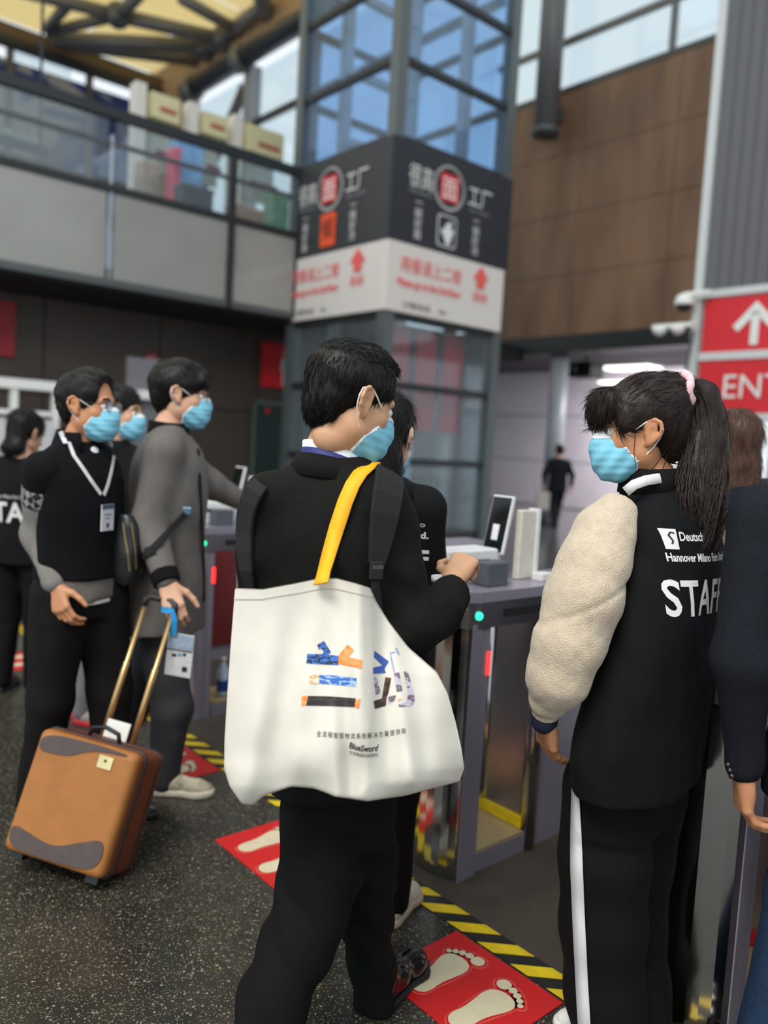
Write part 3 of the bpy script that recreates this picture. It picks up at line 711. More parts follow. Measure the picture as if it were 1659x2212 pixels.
# booth with white beams in front of the brown wall
bt = empty('check_in_booth', G(5, 10.6, 0), 'white framed check-in booth with plain grey panels under the balcony', 'booth')
zb_ = 1.98; A = PB(-80, 815, 10.6); B = PB(365, 858, 10.6); a0, a1 = float(A @ gu), float(B @ gu)
MB().gbox(a0, a1, 10.55, 10.7, zb_ - .06, zb_ + .06).build('top_beam', M_WHITE, bt)
for x in (30, 120, 272, 360):
    a = float(PB(x, 900, 10.6) @ gu); MB().gbox(a - .04, a + .04, 10.58, 10.68, 0, zb_ - .06).build('post', M_WHITE, bt)
q0, q1 = float(PB(275, 800, 10.7) @ gu), float(PB(362, 800, 10.7) @ gu)
MB().gbox(q0, q1, 10.7, 10.74, 0, zb_ + .5).build('panel', mat('plain grey booth panel', (112, 112, 116), .6), bt)
for (z, x0, x1) in ((1.6, -60, 110), (1.25, -60, 120), (.95, -60, 250)):
    a0, a1 = float(PB(x0, 900, 10.62) @ gu), float(PB(x1, 900, 10.62) @ gu); MB().gbox(a0, a1, 10.58, 10.66, z, z + .06).build('rail', M_WHITE, bt)
for x in (10, 62, 95):
    a = float(PB(x, 900, 10.4) @ gu); MB().gbox(a - .1, a + .1, 10.35, 10.5, .95, 1.55).build('scanner', mat('pale scanner housing', (205, 206, 208), .4), bt)

# ------------------------------------------------------------------ hazard tape, footprint mats
M_YEL = mat('hazard yellow', (238, 205, 24), .45, var=.12, vscale=25); M_BLK = mat('hazard black', (28, 27, 24), .5, var=.3, vscale=40)
tp = empty('hazard_tape', G(1.8, 1.5, 0), 'long black and yellow hazard tape line on the floor before the gates', 'floor tape')
MB().gbox(1.80, 1.886, .2, 7.4, .0005, .0025).build('backing', M_BLK, tp)
s0 = MB().prism([G(0, 0, .0025), G(0, -.065, .0025), G(.086, -.15, .0025), G(.086, -.085, .0025)], ZV * .001).build('stripe', M_YEL, tp)
for k in range(54):
    off = G(1.80, .36 + k * .13, 0)
    if k == 0: s0.location = tuple(off); continue
    c = s0.copy(); COL.objects.link(c); c.parent = tp; c.location = tuple(off)
M_MATRED = mat('red mat print', (206, 26, 26), .4, var=.06, vscale=8); M_FOOT = mat('cream footprint', (222, 210, 176), .5, var=.04); M_FOOTLINE = mat('pale red outline', (226, 120, 104), .5, var=0)
def footshape():
    pts = [(-.028, -.105), (-.012, -.118), (.01, -.12), (.028, -.108), (.034, -.08), (.03, -.045), (.034, -.01), (.046, .03), (.05, .062), (.035, .083), (.008, .09), (-.022, .086), (-.042, .068), (-.046, .04), (-.038, .0), (-.03, -.05), (-.034, -.08)]
    toes = [(-.036, .112, .021), (-.004, .114, .0125), (.018, .108, .011), (.036, .098, .0095), (.05, .085, .0085)]
    return pts, toes
FP, FT = footshape()
def smoothpoly(p, n=3):
    for _ in range(n):
        p = [q for i in range(len(p)) for q in ((p[i][0] * .75 + p[(i + 1) % len(p)][0] * .25, p[i][1] * .75 + p[(i + 1) % len(p)][1] * .25), (p[i][0] * .25 + p[(i + 1) % len(p)][0] * .75, p[i][1] * .25 + p[(i + 1) % len(p)][1] * .75))]
    return p
FPS = smoothpoly(FP, 2)
def foot(parent, a, b, mirror, rot):
    ca, sa = math.cos(rot), math.sin(rot)
    def w(x, y, z):
        x = -x if mirror else x; x, y = x * ca - y * sa, x * sa + y * ca
        return G(a + y, b - x, z)
    def shape(gr, z, m, nm):
        mb = MB(); cx = sum(p[0] for p in FPS) / len(FPS); cy = sum(p[1] for p in FPS) / len(FPS)
        L = [math.hypot(p[0] - cx, p[1] - cy) for p in FPS]
        pl = [w(cx + (p[0] - cx) * (1 + gr / l), cy + (p[1] - cy) * (1 + gr / l), z) for p, l in zip(FPS, L)]
        mb.prism(pl if not mirror else pl[::-1], ZV * .0006)
        for tx, ty, tr in FT:
            pl = [w(tx + math.cos(t) * (tr + gr), ty + math.sin(t) * (tr + gr), z) for t in np.linspace(0, 6.283, 16, endpoint=False)]
            mb.prism(pl if not mirror else pl[::-1], ZV * .0006)
        return mb.build(nm, m, parent)
    shape(.010, .0032, M_FOOTLINE, 'outline'); shape(.0075, .0040, M_MATRED, 'outline_gap'); shape(.0, .0048, M_FOOT, 'footprint')
for b, nm in ((1.42, 'red footprint mat in the lane beside the striped trousers woman'), (2.34, 'red footprint mat in the lane behind the black trousers of the tote bag man'), (3.28, 'red footprint mat next to the grey jacket man\'s sneaker'), (4.28, 'red footprint mat in the lane behind the checked sleeve man'), (5.24, 'red footprint mat in the lane by the far staff worker')):
    t = empty('footprint_mat', G(1.62, b, 0), nm, 'floor mat', 'red footprint mats before the gates')
    MB().gbox(1.462, 1.79, b - .215, b + .185, .0005, .003).build('mat_sheet', M_MATRED, t)
    foot(t, 1.615, b + .072, True, .06) ; foot(t, 1.600, b - .100, False, -.06)

# ------------------------------------------------------------------ turnstile gates
def steel():
    m = mat('brushed steel', (176, 174, 180), .28, metal=1.0, var=.06, vscale=8, bump=.06, bscale=300, stretch=(1, 1, .03)); return m
M_STEEL = steel(); M_CHROME = mat('polished steel nose', (190, 188, 186), .13, metal=1.0, var=0)
M_LILST = mat('lilac grey coated steel', (150, 145, 158), .3, metal=.25, var=.05, vscale=5)
M_TAN = mat('tan base plate', (168, 146, 104), .5); M_GRN = mat('green lamp', (40, 240, 160), .4, var=0, emit=2.5); M_RLED = mat('red lamp', (255, 40, 40), .4, var=0, emit=3.0)
GW, GA0, GA1, GZ = .26, 1.95, 3.2, 1.01
def nose(b0, a_front, a_back, r_end, z0, z1, bulge=.075):
    b1 = b0 + GW; c = (b0 + b1) / 2
    pts = [G(a_back, b0), G(a_back, b1)] + [G(a_front + bulge - bulge * math.sin(t), c + GW / 2 * math.cos(t)) for t in np.linspace(0, math.pi, 13)]
    return MB().prism([p + ZV * z0 for p in pts], ZV * (z1 - z0))
def gate(b0, lb, red=False, strip=M_YEL):
    g = empty('turnstile_gate', G(GA0, b0 + GW / 2, 0), lb, 'turnstile', 'turnstile gates in a row')
    nose(b0, GA0, 2.03, .1, 0, .9).build('front_post', M_CHROME, g)
    MB().gbox(2.03, 2.075, b0, b0 + GW, 0, .9).build('front_post_side', M_LILST, g)
    MB().gbox(1.985, 2.03, b0 - .004, b0, .0, .9).build('front_cladding', M_LILST, g)
    MB().gbox(2.37, GA1, b0 + .02, b0 + GW - .02, 0, .9).build('rear_cabinet', M_LILST, g)
    MB().gbox(2.362, 2.37, b0 + .03, b0 + GW - .01, .08, .9).build('front_plate', M_STEEL, g)
    MB().gbox(2.352, 2.362, b0 + .03, b0 + GW - .01, .082, .125).build('edge_strip', strip, g)
    for b in (b0 + .025, b0 + GW - .025):
        MB().tube([G(2.385, b, 0), G(2.385, b, .9)], .03, 14).build('corner_tube', M_CHROME, g, True)
    MB().gbox(2.075, 2.36, b0 + .012, b0 + GW - .012, 0, .07).build('base_rail', M_LILST, g)
    MB().gbox(2.076, 2.352, b0 + .015, b0 + GW - .015, .07, .08).build('base_plate', M_TAN, g)
    nose(b0 - .006, GA0 - .012, GA1, .1, .885, .975).build('top_beam', M_STEEL, g)
    nose(b0 - .012, GA0 - .02, GA1, .1, .975, GZ).build('top_plate', M_LILST, g)
    MB().gbox(2.13, 2.62, b0 - .009, b0 - .005, .915, .945).build('slot', M_DARK, g)
    MB().gbox(2.066, 2.078, b0 - .006, b0, .72, .80).build('red_lamp', M_RLED, g)
    MB().ball(G(GA0 + .055, b0 - .006, .93), .014).build('green_lamp', M_GRN, g, True)
    if red: MB().gbox(2.38, GA1 - .02, b0 + .008, b0 + .02, .1, .88).build('red_lit_panel', mat('red lit panel', (104, 34, 36), .4), g)  # red lamplight on the cabinet side, put into the panel's colour
    return g
def reader(b0, lb, screen=True):
    r = empty('ticket_reader', G(2.2, b0 + .2, GZ), lb, 'ticket reader', 'ticket readers on the gates')
    Mw = mat('white reader housing', (226, 226, 226), .35)
    MB().gbox(2.0, 2.24, b0 + .13, b0 + .25, GZ, GZ + .12).build('housing', Mw, r, bevel=.008)
    MB().gbox(2.05, 2.19, b0 + .126, b0 + .13, GZ + .07, GZ + .085).build('ticket_slot', M_DARK, r)
    MB().gbox(2.10, 2.21, b0 + .05, b0 + .12, GZ, GZ + .085).build('card_pad', mat('slate card pad', (82, 86, 94), .5), r, bevel=.006)
    if screen:
        c = G(2.30, b0 + .19, GZ + .20); dx = nrm(gu * .22 + ZV); dn = nrm(np.cross(dx, gv))
        MB().obox(c, dx * .11, gv * .05, dn * .008).build('screen_case', Mw, r, bevel=.004)
        MB().obox(c - dn * .0095, dx * .103, gv * .044, dn * .0015).build('screen', mat('black screen', (14, 17, 18), .1), r)
        MB().obox(c + dn * .0095, dx * .103, gv * .044, dn * .0015).build('screen', MATS['black screen'], r)
        MB().bar(G(2.27, b0 + .19, GZ), c, .03).build('stand', Mw, r)
        MB().gbox(2.345, 2.43, b0 + .12, b0 + .15, GZ, GZ + .26).build('guide_plate', mat('ivory guide plate', (214, 208, 196), .4), r, bevel=.006)
        MB().gbox(2.43, 2.445, b0 + .11, b0 + .16, GZ, GZ + .265).build('guide_edge', Mw, r)
        MB().gbox(2.40, 2.47, b0 + .05, b0 + .10, GZ, GZ + .03).build('foot_block', Mw, r, bevel=.004)
    return r
for b0, lb, red, st in ((.85, 'polished turnstile gate beside the woman in striped trousers', False, M_RED), (1.80, 'turnstile gate with green lamp next to the tote bag man\'s hand', False, M_YEL), (2.75, 'turnstile gate behind the tote bag man', False, M_YEL),
                        (3.70, 'turnstile gate with red-lit side in front of the grey jacket man', True, M_YEL), (4.65, 'turnstile gate behind the checked sleeve man', True, M_YEL), (5.60, 'turnstile gate by the far staff worker', False, M_YEL), (-.1, 'turnstile gate beyond the navy suit man', False, M_YEL)):
    gate(b0, lb, red, st)
for b0, lb in ((.85, 'white ticket reader on the gate behind the striped trousers woman'), (1.80, 'white ticket reader with tilted black screen by the tote bag man\'s hand'), (2.75, 'white ticket reader hidden behind the tote bag man'), (3.70, 'white ticket reader reached by the grey jacket man'), (4.65, 'white ticket reader behind the checked sleeve man'), (5.6, 'white ticket reader by the far staff worker')):
    reader(b0, lb)
# ------------------------------------------------------------------ people: shared builders
M_SKIN = mat('warm skin', (206, 158, 122), .5, var=.06, vscale=14, bump=.05, bscale=400)
M_SKIN2 = mat('fair skin', (214, 166, 136), .5, var=.06, vscale=14, bump=.05, bscale=400)
M_SKIN3 = mat('tan skin', (196, 138, 100), .5, var=.06, vscale=14, bump=.05, bscale=400)
for k_ in ('warm skin', 'fair skin', 'tan skin'):
    b_ = MATS[k_].node_tree.nodes['Principled BSDF']; b_.inputs['Subsurface Weight'].default_value = .12; b_.inputs['Subsurface Radius'].default_value = (.01, .004, .002)
def hairmat(name, rgb):
    m = mat(name, rgb, .45, var=.35, vscale=160, bump=.35, bscale=260, spec=.25, stretch=(1, 1, .12)); return m
M_HAIR = hairmat('black hair', (20, 17, 16)); M_HAIRB = hairmat('dark brown hair', (38, 28, 25)); M_HAIRL = hairmat('chestnut hair', (80, 57, 46))
M_MASK = mat('pale blue mask fabric', (128, 198, 222), .75, var=.05, vscale=40, bump=.15, bscale=300)
M_MASKW = mat('white mask edge', (226, 232, 236), .75, var=.03); M_LOOP = mat('white ear loop', (236, 234, 230), .7, var=0)
M_LENS = glass('spectacle lens', (225, 230, 236), .25); M_EYEW = mat('eye white', (228, 222, 214), .3, var=0); M_IRIS = mat('dark iris', (34, 24, 20), .2, var=0)
M_LIP = mat('lip', (180, 104, 92), .5, var=0)

def head_field():
    f = Field()
    f.ell((0, -.012, .045), (.0745, .094, .083), 0).ell((0, .028, -.012), (.064, .066, .09), .03).ell((0, .045, -.07), (.046, .045, .044), .03).ell((0, .073, -.1), (.021, .02, .017), .025)
    for s in (-1, 1):
        f.ell((s * .047, .008, -.052), (.02, .026, .026), .03).ell((s * .040, .056, -.022), (.02, .02, .017), .025)
    f.ell((0, .084, .024), (.05, .012, .011), .015)
    for s in (-1, 1): f.ell((s * .032, .104, .003), (.018, .016, .011), .012, 's')
    f.cone((0, .094, .012), (0, .115, -.026), .007, .0105, .01)
    for s in (-1, 1): f.ell((s * .011, .103, -.03), (.009, .011, .008), .006)
    f.ell((0, .098, -.06), (.023, .010, .0085), .008)
    f.cone((0, -.014, -.05), (0, -.02, -.085), .049, .047, .03)
    for s in (-1, 1):
        E = lambda x, y, z: (s * (.074 + (x - .074) * .95), .001 + (y - .001) * .86, .0 + (z - .0) * .86)
        rim = [E(.073, .013, .020), E(.081, .006, .033), E(.090, -.010, .037), E(.097, -.023, .028), E(.098, -.027, .008), E(.092, -.022, -.012), E(.083, -.010, -.026), E(.076, .001, -.035), E(.072, .009, -.034)]
        f.chain(rim, [.0043, .0045, .0047, .0049, .005, .0048, .005, .006, .0045], .0035)
        f.cone(E(.075, .004, .02), E(.077, .002, -.026), .011, .0085, .006); f.cone(E(.084, -.012, .02), E(.082, -.012, -.012), .0085, .0075, .006)
        f.ell(E(.093, -.004, .0), (.008, .007, .011), .003, 's'); f.ell(E(.097, -.014, .012), (.0045, .0055, .012), .003, 's')
        f.ell(E(.076, .011, -.004), (.0055, .0045, .0055), .004)
    return f
HEADV, HEADQ = head_field().mesh(.0034, 2)
def frame(origin, yaw, pitch=0.0, tilt=0.0, scale=1.0):
    """yaw: degrees from straight away towards the right; pitch: degrees down; columns right, forward, up"""
    y = math.radians(yaw); fw = np.array([math.sin(y), math.cos(y), 0]); rt = np.array([math.cos(y), -math.sin(y), 0])
    p = math.radians(pitch); f2 = fw * math.cos(p) - ZV * math.sin(p); u2 = fw * math.sin(p) + ZV * math.cos(p)
    t = math.radians(tilt); r3 = rt * math.cos(t) + u2 * math.sin(t); u3 = u2 * math.cos(t) - rt * math.sin(t)
    Mx = Matrix.Identity(4)
    for i in range(3): Mx[i][0], Mx[i][1], Mx[i][2], Mx[i][3] = r3[i] * scale, f2[i] * scale, u3[i] * scale, origin[i]
    return Mx
def xf(Mx, V):
    A = np.array(Mx); return np.asarray(V) @ A[:3, :3].T + A[:3, 3]
def strands(V, Q, flow, n, L, r, seed, region=None, lift=.25, seg=4):
    """thin tapering locks that start on a surface and follow its flow"""
    rg = np.random.RandomState(seed); A, B, C = V[Q[:, 0]], V[Q[:, 1]], V[Q[:, 2]]; N = np.cross(B - A, C - A); N /= np.linalg.norm(N, axis=1)[:, None] + 1e-12; ctr = (A + C) / 2
    ok = np.arange(len(ctr)) if region is None else np.where(region(ctr))[0]
    k = ok[rg.randint(0, len(ok), n)]; p = ctr[k] + rg.normal(size=(n, 3)) * .002; nn = N[k]
    d = flow(p) + rg.normal(size=(n, 3)) * .22; d -= nn * (d * nn).sum(1)[:, None]; d /= np.linalg.norm(d, axis=1)[:, None] + 1e-9
    ln = L * rg.uniform(.6, 1.3, n); side = np.cross(d, nn); VV = []; FF = []
    for i in range(seg + 1):
        t = i / seg; rad = (r * (1 - .92 * t))
        c = p - nn * .002 + d * (ln * t)[:, None] + nn * (ln * (lift * t - .25 * t * t))[:, None] * .6
        VV.append(np.stack([c + side * rad, c - side * rad * .5 + nn * rad * .8, c - side * rad * .5 - nn * rad * .8], 1))
    VV = np.stack(VV, 1).reshape(n, (seg + 1) * 3, 3)
    one = [[i * 3 + j, i * 3 + (j + 1) % 3, i * 3 + 3 + (j + 1) % 3, i * 3 + 3 + j] for i in range(seg) for j in range(3)]
    F_ = (np.array(one)[None] + (np.arange(n) * (seg + 1) * 3)[:, None, None]).reshape(-1, 4)
    return VV.reshape(-1, 3), F_
def locks(paths, r, n=4):
    """many tapered locks: paths (k, m, 3), radius profile r (m,)"""
    k, m, _ = paths.shape; d = np.gradient(paths, axis=1); d /= np.linalg.norm(d, axis=2)[..., None] + 1e-9
    ref = np.array([.3, -.9, .25]); e1 = np.cross(d, ref); e1 /= np.linalg.norm(e1, axis=2)[..., None] + 1e-9; e2 = np.cross(d, e1)
    ang = np.arange(n) * 2 * math.pi / n
    VV = paths[:, :, None] + (e1[:, :, None] * np.cos(ang)[None, None, :, None] + e2[:, :, None] * np.sin(ang)[None, None, :, None]) * np.asarray(r)[None, :, None, None]
    one = [[i * n + j, i * n + (j + 1) % n, i * n + n + (j + 1) % n, i * n + n + j] for i in range(m - 1) for j in range(n)]
    F_ = (np.array(one)[None] + (np.arange(k) * m * n)[:, None, None]).reshape(-1, 4)
    return VV.reshape(-1, 3), F_

def short_hair(fringe=0.0, bald=0.0, puff=0.0, nape=0.0):
    f = Field()
    f.ell((0, -.016, .048), (.083 + puff, .105 + puff, .091 + puff), 0).ell((0, -.060, -.018), (.062, .046, .06 + nape), .03).ell((0, .025, .102), (.06, .055, .028 + puff), .03)
    if fringe: f.ell((0, .088, .065), (.062, .026, .03 + fringe), .02)
    f.ell((0, .135, -.045 + bald * .3), (.105, .09, .1 + bald), .01, 's')
    for s in (-1, 1):
        f.ell((s * .095, .0, -.035), (.036, .028, .058), .008, 's'); f.ell((s * .09, .055, -.06), (.05, .05, .07), .008, 's')
    for s in (-1, 1): f.ell((s * .104, .058, .004), (.023, .046, .055), .006, 's')
    f.ell((0, -.03, -.17), (.12, .12, .092), .01, 's')
    f.folds(.0022, 60, 3, (1, .6, .6)).folds(.0010, 220, 5, (1, .4, .5))
    return f
def hair_flow(p):
    d = np.zeros_like(p); d[:, 2] = -.9; d[:, 1] = .1
    top = p[:, 2] > .085; d[top] = np.array([0, .8, -.1]) + np.stack([p[top, 0] * 4, np.zeros(top.sum()), np.zeros(top.sum())], 1); d[:, 0] += p[:, 0] * 2
    return d
def put_mask(parent, Mx, sag=0.0):
    f = Field()
    f.ell((0, .034, -.052), (.0655, .078, .068), 0).ell((0, .092, -.024), (.024, .031, .028), .035).ell((0, .064, -.092), (.046, .047, .034 + sag), .02).ell((0, .08, -.06), (.045, .042, .04), .02)
    f.disp(lambda X, Y, Z: .0006 * np.sin(Z * 330) + 0 * X + .0018 * np.sin(Z * 110 + X * 60 + Y * 120))
    f.keep(lambda X, Y, Z: np.interp(Z, [-.14, -.11, -.07, -.04, -.005, .02], [.012, .014, .022, .050, .058, .062]) - Y + 0 * X)
    f.keep(lambda X, Y, Z: Z - (.004 + .10 * np.clip(Y - .07, 0, .05)) + 0 * X)
    mk = field_obj('face_mask', f, .0036, M_MASK, parent, 1, Mx)
    V, Q = f.mesh(.0036, 1)
    ctr = V[Q].mean(1); sel = (ctr[:, 2] > -.013) | (ctr[:, 1] < np.interp(ctr[:, 2], [-.14, -.11, -.07, -.04, -.005, .02], [.012, .014, .022, .050, .058, .062]) + .006)
    q = Q[sel]; us, inv = np.unique(q, return_inverse=True); q = inv.reshape(q.shape)
    A = V[us]; N = np.zeros_like(A); fn = np.cross(A[q[:, 1]] - A[q[:, 0]], A[q[:, 2]] - A[q[:, 0]])
    for j in range(4):
        for c in range(3): N[:, c] += np.bincount(q[:, j], fn[:, c], len(A))
    N /= np.linalg.norm(N, axis=1)[:, None] + 1e-9
    ed = mesh_obj('white_edge', A + N * .0012, q, M_MASKW, None, True); ed.parent = mk
    for s in (-1, 1):
        up = [(s * .055, .060, -.010), (s * .072, .040, .004), (s * .081, .020, .018), (s * .083, .006, .029)]
        dn = [(s * .083, .006, .029), (s * .088, -.010, .033), (s * .092, -.025, .024), (s * .092, -.029, .006), (s * .085, -.024, -.014), (s * .074, -.010, -.038), (s * .066, .010, -.062), (s * .0625, .026, -.074)]
        lp = MB().tube(up + dn[1:], .0017, 6).build('ear_loop', M_LOOP, None, True); lp.parent = mk
    return mk
def put_glasses(parent, Mx):
    g = mesh_obj('spectacles', *[(m.V, m.F) for m in [rim_mesh()]][0], M_DARK, parent, True, Mx)
    for s in (-1, 1):
        l = MB(); l.prism([(s * .033 + .024 * math.cos(t), .106, .004 + .018 * math.sin(t)) for t in np.linspace(0, 6.28, 16, endpoint=False)], (0, .0012, 0)).build('lens', M_LENS, None).parent = g
    return g
def rim_mesh():
    m = MB()
    for s in (-1, 1):
        m.tube([(s * .033 + .025 * math.cos(t), .106, .004 + .019 * math.sin(t)) for t in np.linspace(0, 6.2832, 17)], .0016, 6, False)
        m.tube([(s * .058, .104, .008), (s * .072, .06, .012), (s * .08, .0, .014), (s * .079, -.02, .0)], .0015, 6)
    m.tube([(-.008, .108, .008), (0, .112, .010), (.008, .108, .008)], .0015, 6)
    return m
def put_eyes(parent, Mx):
    for s in (-1, 1):
        e = MB().ball((s * .032, .0815, .003), .0125, 12, 8); o = mesh_obj('eye', e.V, e.F, M_EYEW, parent, True, Mx)
        i = MB().disc((s * .032, .0935, .003), (0, 1, 0), .0055, .001, 14).build('iris', M_IRIS, None); i.parent = o
        b = MB().ribbon([(s * .014, .094, .026), (s * .032, .097, .031), (s * .05, .086, .027)], [(0, 1, .2)] * 3, .007, .003); mesh_obj('eyebrow', b.V, b.F, M_HAIR, parent, False, Mx)

def hand_mesh(wrist, xdir, zdir, left=False, curl=(20, 25, 15), thumb=(35, 20), spread=.0, scale=1.0, vox=.0032, curls=None, forearm=.07):
    """wrist at origin, x to the fingertips, z out of the back of the hand, thumb on +y (right hand, palm down)"""
    x = nrm(xdir); z = np.asarray(zdir, float); z = nrm(z - x * (z @ x)); y = np.cross(z, x)
    f = Field(); sg = -1 if left else 1
    ys = [.030, .010, -.010, -.028]; L = [(.042, .026, .021), (.046, .029, .022), (.042, .027, .021), (.033, .020, .019)]; xo = [.086, .09, .086, .078]
    f.cone((-forearm, 0, 0), (.0, 0, 0), .028, .0255, .01, flat=((0, 0, 1), .8))
    for i in range(4): f.cone((.004, ys[i] * .55, 0), (xo[i], ys[i], 0), .0165, .0115, .014)
    f.ell((.035, .018, -.008), (.035, .018, .014), .012); f.ell((.04, -.02, -.007), (.036, .014, .012), .012)
    for i in range(4):
        c = (curls[i] if curls else curl); p = np.array([xo[i], ys[i], -.001]); a = 0; sp = spread * (1.5 - i)
        for j in range(3):
            a += math.radians(c[j]); q = p + L[i][j] * np.array([math.cos(a) * math.cos(sp), math.sin(sp) * math.cos(a), -math.sin(a)])
            f.cone(p, q, .0095 - .0008 * j, .0087 - .0008 * j, .0035 if j else .006); p = q
    t1, t2 = map(math.radians, thumb)
    p0 = np.array([.018, .022, -.006]); p1 = p0 + .042 * np.array([math.cos(t1 + .25), math.sin(t1 + .25), -.25]); p2 = p1 + .034 * np.array([math.cos(t1 - t2 * .3), math.sin(t1 - t2 * .3), -.35]); p3 = p2 + .027 * np.array([math.cos(t1 - t2), math.sin(t1 - t2), -.4])
    f.cone(p0, p1, .0155, .0125, .012); f.cone(p1, p2, .0115, .0105, .006); f.cone(p2, p3, .0105, .0085, .004)
    V, Q = f.mesh(vox, 1); V = V * scale
    if left: V = V * np.array([1, -1, 1]); Q = Q[:, ::-1]
    return np.asarray(wrist) + V[:, :1] * x + V[:, 1:2] * y + V[:, 2:] * z, Q

def shoe(parent, heel, yaw, L=.27, m=None, msole=None, name='shoe', pitch=0.0, sneaker=True):
    Mx = frame(heel, yaw, -pitch)
    s = L / .27; f = Field()
    f.cone((0, .035, .048), (0, .10, .05), .036, .036, .03).cone((0, .10, .05), (0, .2, .036), .036, .032, .03, flat=((0, 0, 1), .85)).cone((0, .19, .034), (0, .235, .03), .034, .026, .02, flat=((0, 0, 1), .8)).cone((0, .045, .06), (0, .05, .105), .034, .036, .02)
    f.ell((.012, .19, .03), (.032, .05, .028), .02); f.plane((0, 0, .016), (0, 0, -1)).plane((0, .05, .105), (0, -.15, 1))
    V, Q = f.mesh(.006, 1); o = mesh_obj(name, V * s, Q, m, parent, True, Mx)
    g = Field()
    h = .03 if sneaker else .02
    g.cone((0, .034, .012), (0, .11, .012), .04, .038, .02).cone((0, .11, .012), (.006, .2, .012), .038, .046, .02).cone((.006, .2, .012), (.002, .235, .014), .046, .034, .02)
    g.plane((0, 0, h), (0, 0, 1)).plane((0, 0, .001), (0, 0, -1))
    V, Q = g.mesh(.006, 1); so = mesh_obj('sole', V * s, Q, msole, None, True); so.parent = o
    if sneaker:
        lc = MB()
        for k in range(4): lc.tube([(-.022, .11 + k * .02, .072 - k * .009), (0, .112 + k * .02, .085 - k * .009), (.022, .11 + k * .02, .072 - k * .009)], .003, 5)
        mesh_obj('laces', np.array(lc.V) * s, lc.F, M_WHITE, None).parent = o
    return o
def sec(y, xl, xr, Yc, depth, yaw=0.0):
    """a body section read off the photograph: row, left and right edge, distance, half depth"""
    Pm = P((xl + xr) / 2, y, Yc); w = (xr - xl) / 2 * Yc / FPX; t = math.radians(yaw); a2 = (w * w - (depth * math.sin(t)) ** 2) / max(math.cos(t) ** 2, .05)
    return (Pm[2], Pm[0], Pm[1], math.sqrt(max(a2, .0025)), depth)
def body_core(pelvis, chest, neck, shoulders, elbows, wrists, hips, knees, ankles):
    """the simple body under the clothes"""
    f = Field(); f.chain([pelvis, chest, neck], [.10, .10, .05], .05)
    for i in range(2):
        f.cone(chest, shoulders[i], .06, .045, .03); f.chain([shoulders[i], elbows[i], wrists[i]], [.042, .036, .026], .02)
        f.cone(pelvis, hips[i], .08, .07, .04); f.chain([hips[i], knees[i], ankles[i]], [.07, .048, .036], .03)
    return f.mesh(.011, 1)
def person(label, feet, group=None):
    c = np.mean(np.array([(q[0], q[1], 0.0) for q in feet]), axis=0)
    return empty('person', c, label, 'person', group)
def make_body(par, Mh, hs, core, hands, skin, base=None):
    nk = []
    if base is not None:
        f = Field(); top = xf(Mh, [(0, -.014, -.055)])[0]; f.cone(top, base, .05 * hs, .058 * hs, .02).cone(base, np.asarray(base) - ZV * .06, .058 * hs, .075 * hs, .03); nk = [f.mesh(.006, 2)]
    parts = [(xf(Mh, HEADV), HEADQ), core] + hands + nk
    V, Q = cat_mesh(parts); return mesh_obj('body', V, Q, skin, par, True)
def bvh_of(o):
    off = np.array(wloc(o)); V = [Vector(v.co) + Vector(tuple(off)) for v in o.data.vertices]
    return BVHTree.FromPolygons(V, [tuple(p.vertices) for p in o.data.polygons])
# ------------------------------------------------------------------ the man with the tote bag
M_SUIT = mat('black suit cloth', (17, 16, 15), .85, var=.12, vscale=60, bump=.25, bscale=900, spec=.2)
M_SHIRT = mat('white shirt cotton', (232, 234, 238), .7, var=.02); M_NAVYL = mat('navy lanyard', (34, 44, 110), .6)
M_WEB = mat('black padded strap', (17, 16, 16), .75, var=.15, vscale=90, bump=.5, bscale=700); M_PLASTIC = mat('black buckle plastic', (22, 22, 24), .3)
M_TROUS = mat('black trouser cloth', (12, 12, 12), .85, var=.12, vscale=60, bump=.2, bscale=900, spec=.18)
M_LEATH = mat('black polished leather', (26, 22, 23), .18, spec=.6)
YM = 1.86
man = person('man in black suit with white tote bag, yellow strap and blue mask', [FL(880, 2180), P(540, 2390, 1.62)])
fy = 25
Hm = frame(P(757, 870, YM), 60, 15)
shR, elR, wrR = P(838, 1082, 1.88), P(888, 1358, 1.83), P(984, 1268, 2.09)
shL, elL, wrL = P(572, 1082, 1.86), P(566, 1340, 1.93), P(612, 1330, 2.16)
hipR, hipL = P(780, 1700, 1.90), P(690, 1700, 1.84)
knR, anR = P(792, 1975, 2.02), P(812, 2135, 2.04); knL, anL = P(640, 2035, 1.78), P(545, 2310, 1.60)
core = body_core(P(735, 1650, 1.87), P(720, 1160, 1.88), P(722, 985, 1.88), (shR, shL), (elR, elL), (wrR, wrL), (hipR, hipL), (knR, knL), (anR, anL))
hR = hand_mesh(P(981, 1250, 2.10), P(1016, 1208, 2.18) - P(985, 1262, 2.10), P(985, 1180, 2.0) - P(1000, 1250, 2.1), False, curls=[(52, 70, 40), (58, 75, 45), (62, 75, 45), (66, 75, 45)], thumb=(38, 45))
hL = hand_mesh(wrL, P(660, 1330, 2.26) - wrL, (0, -.2, 1), True, curl=(40, 50, 30))
make_body(man, Hm, 1, core, [hR, hL], M_SKIN, P(720, 975, 1.885))
put_eyes(man, Hm)
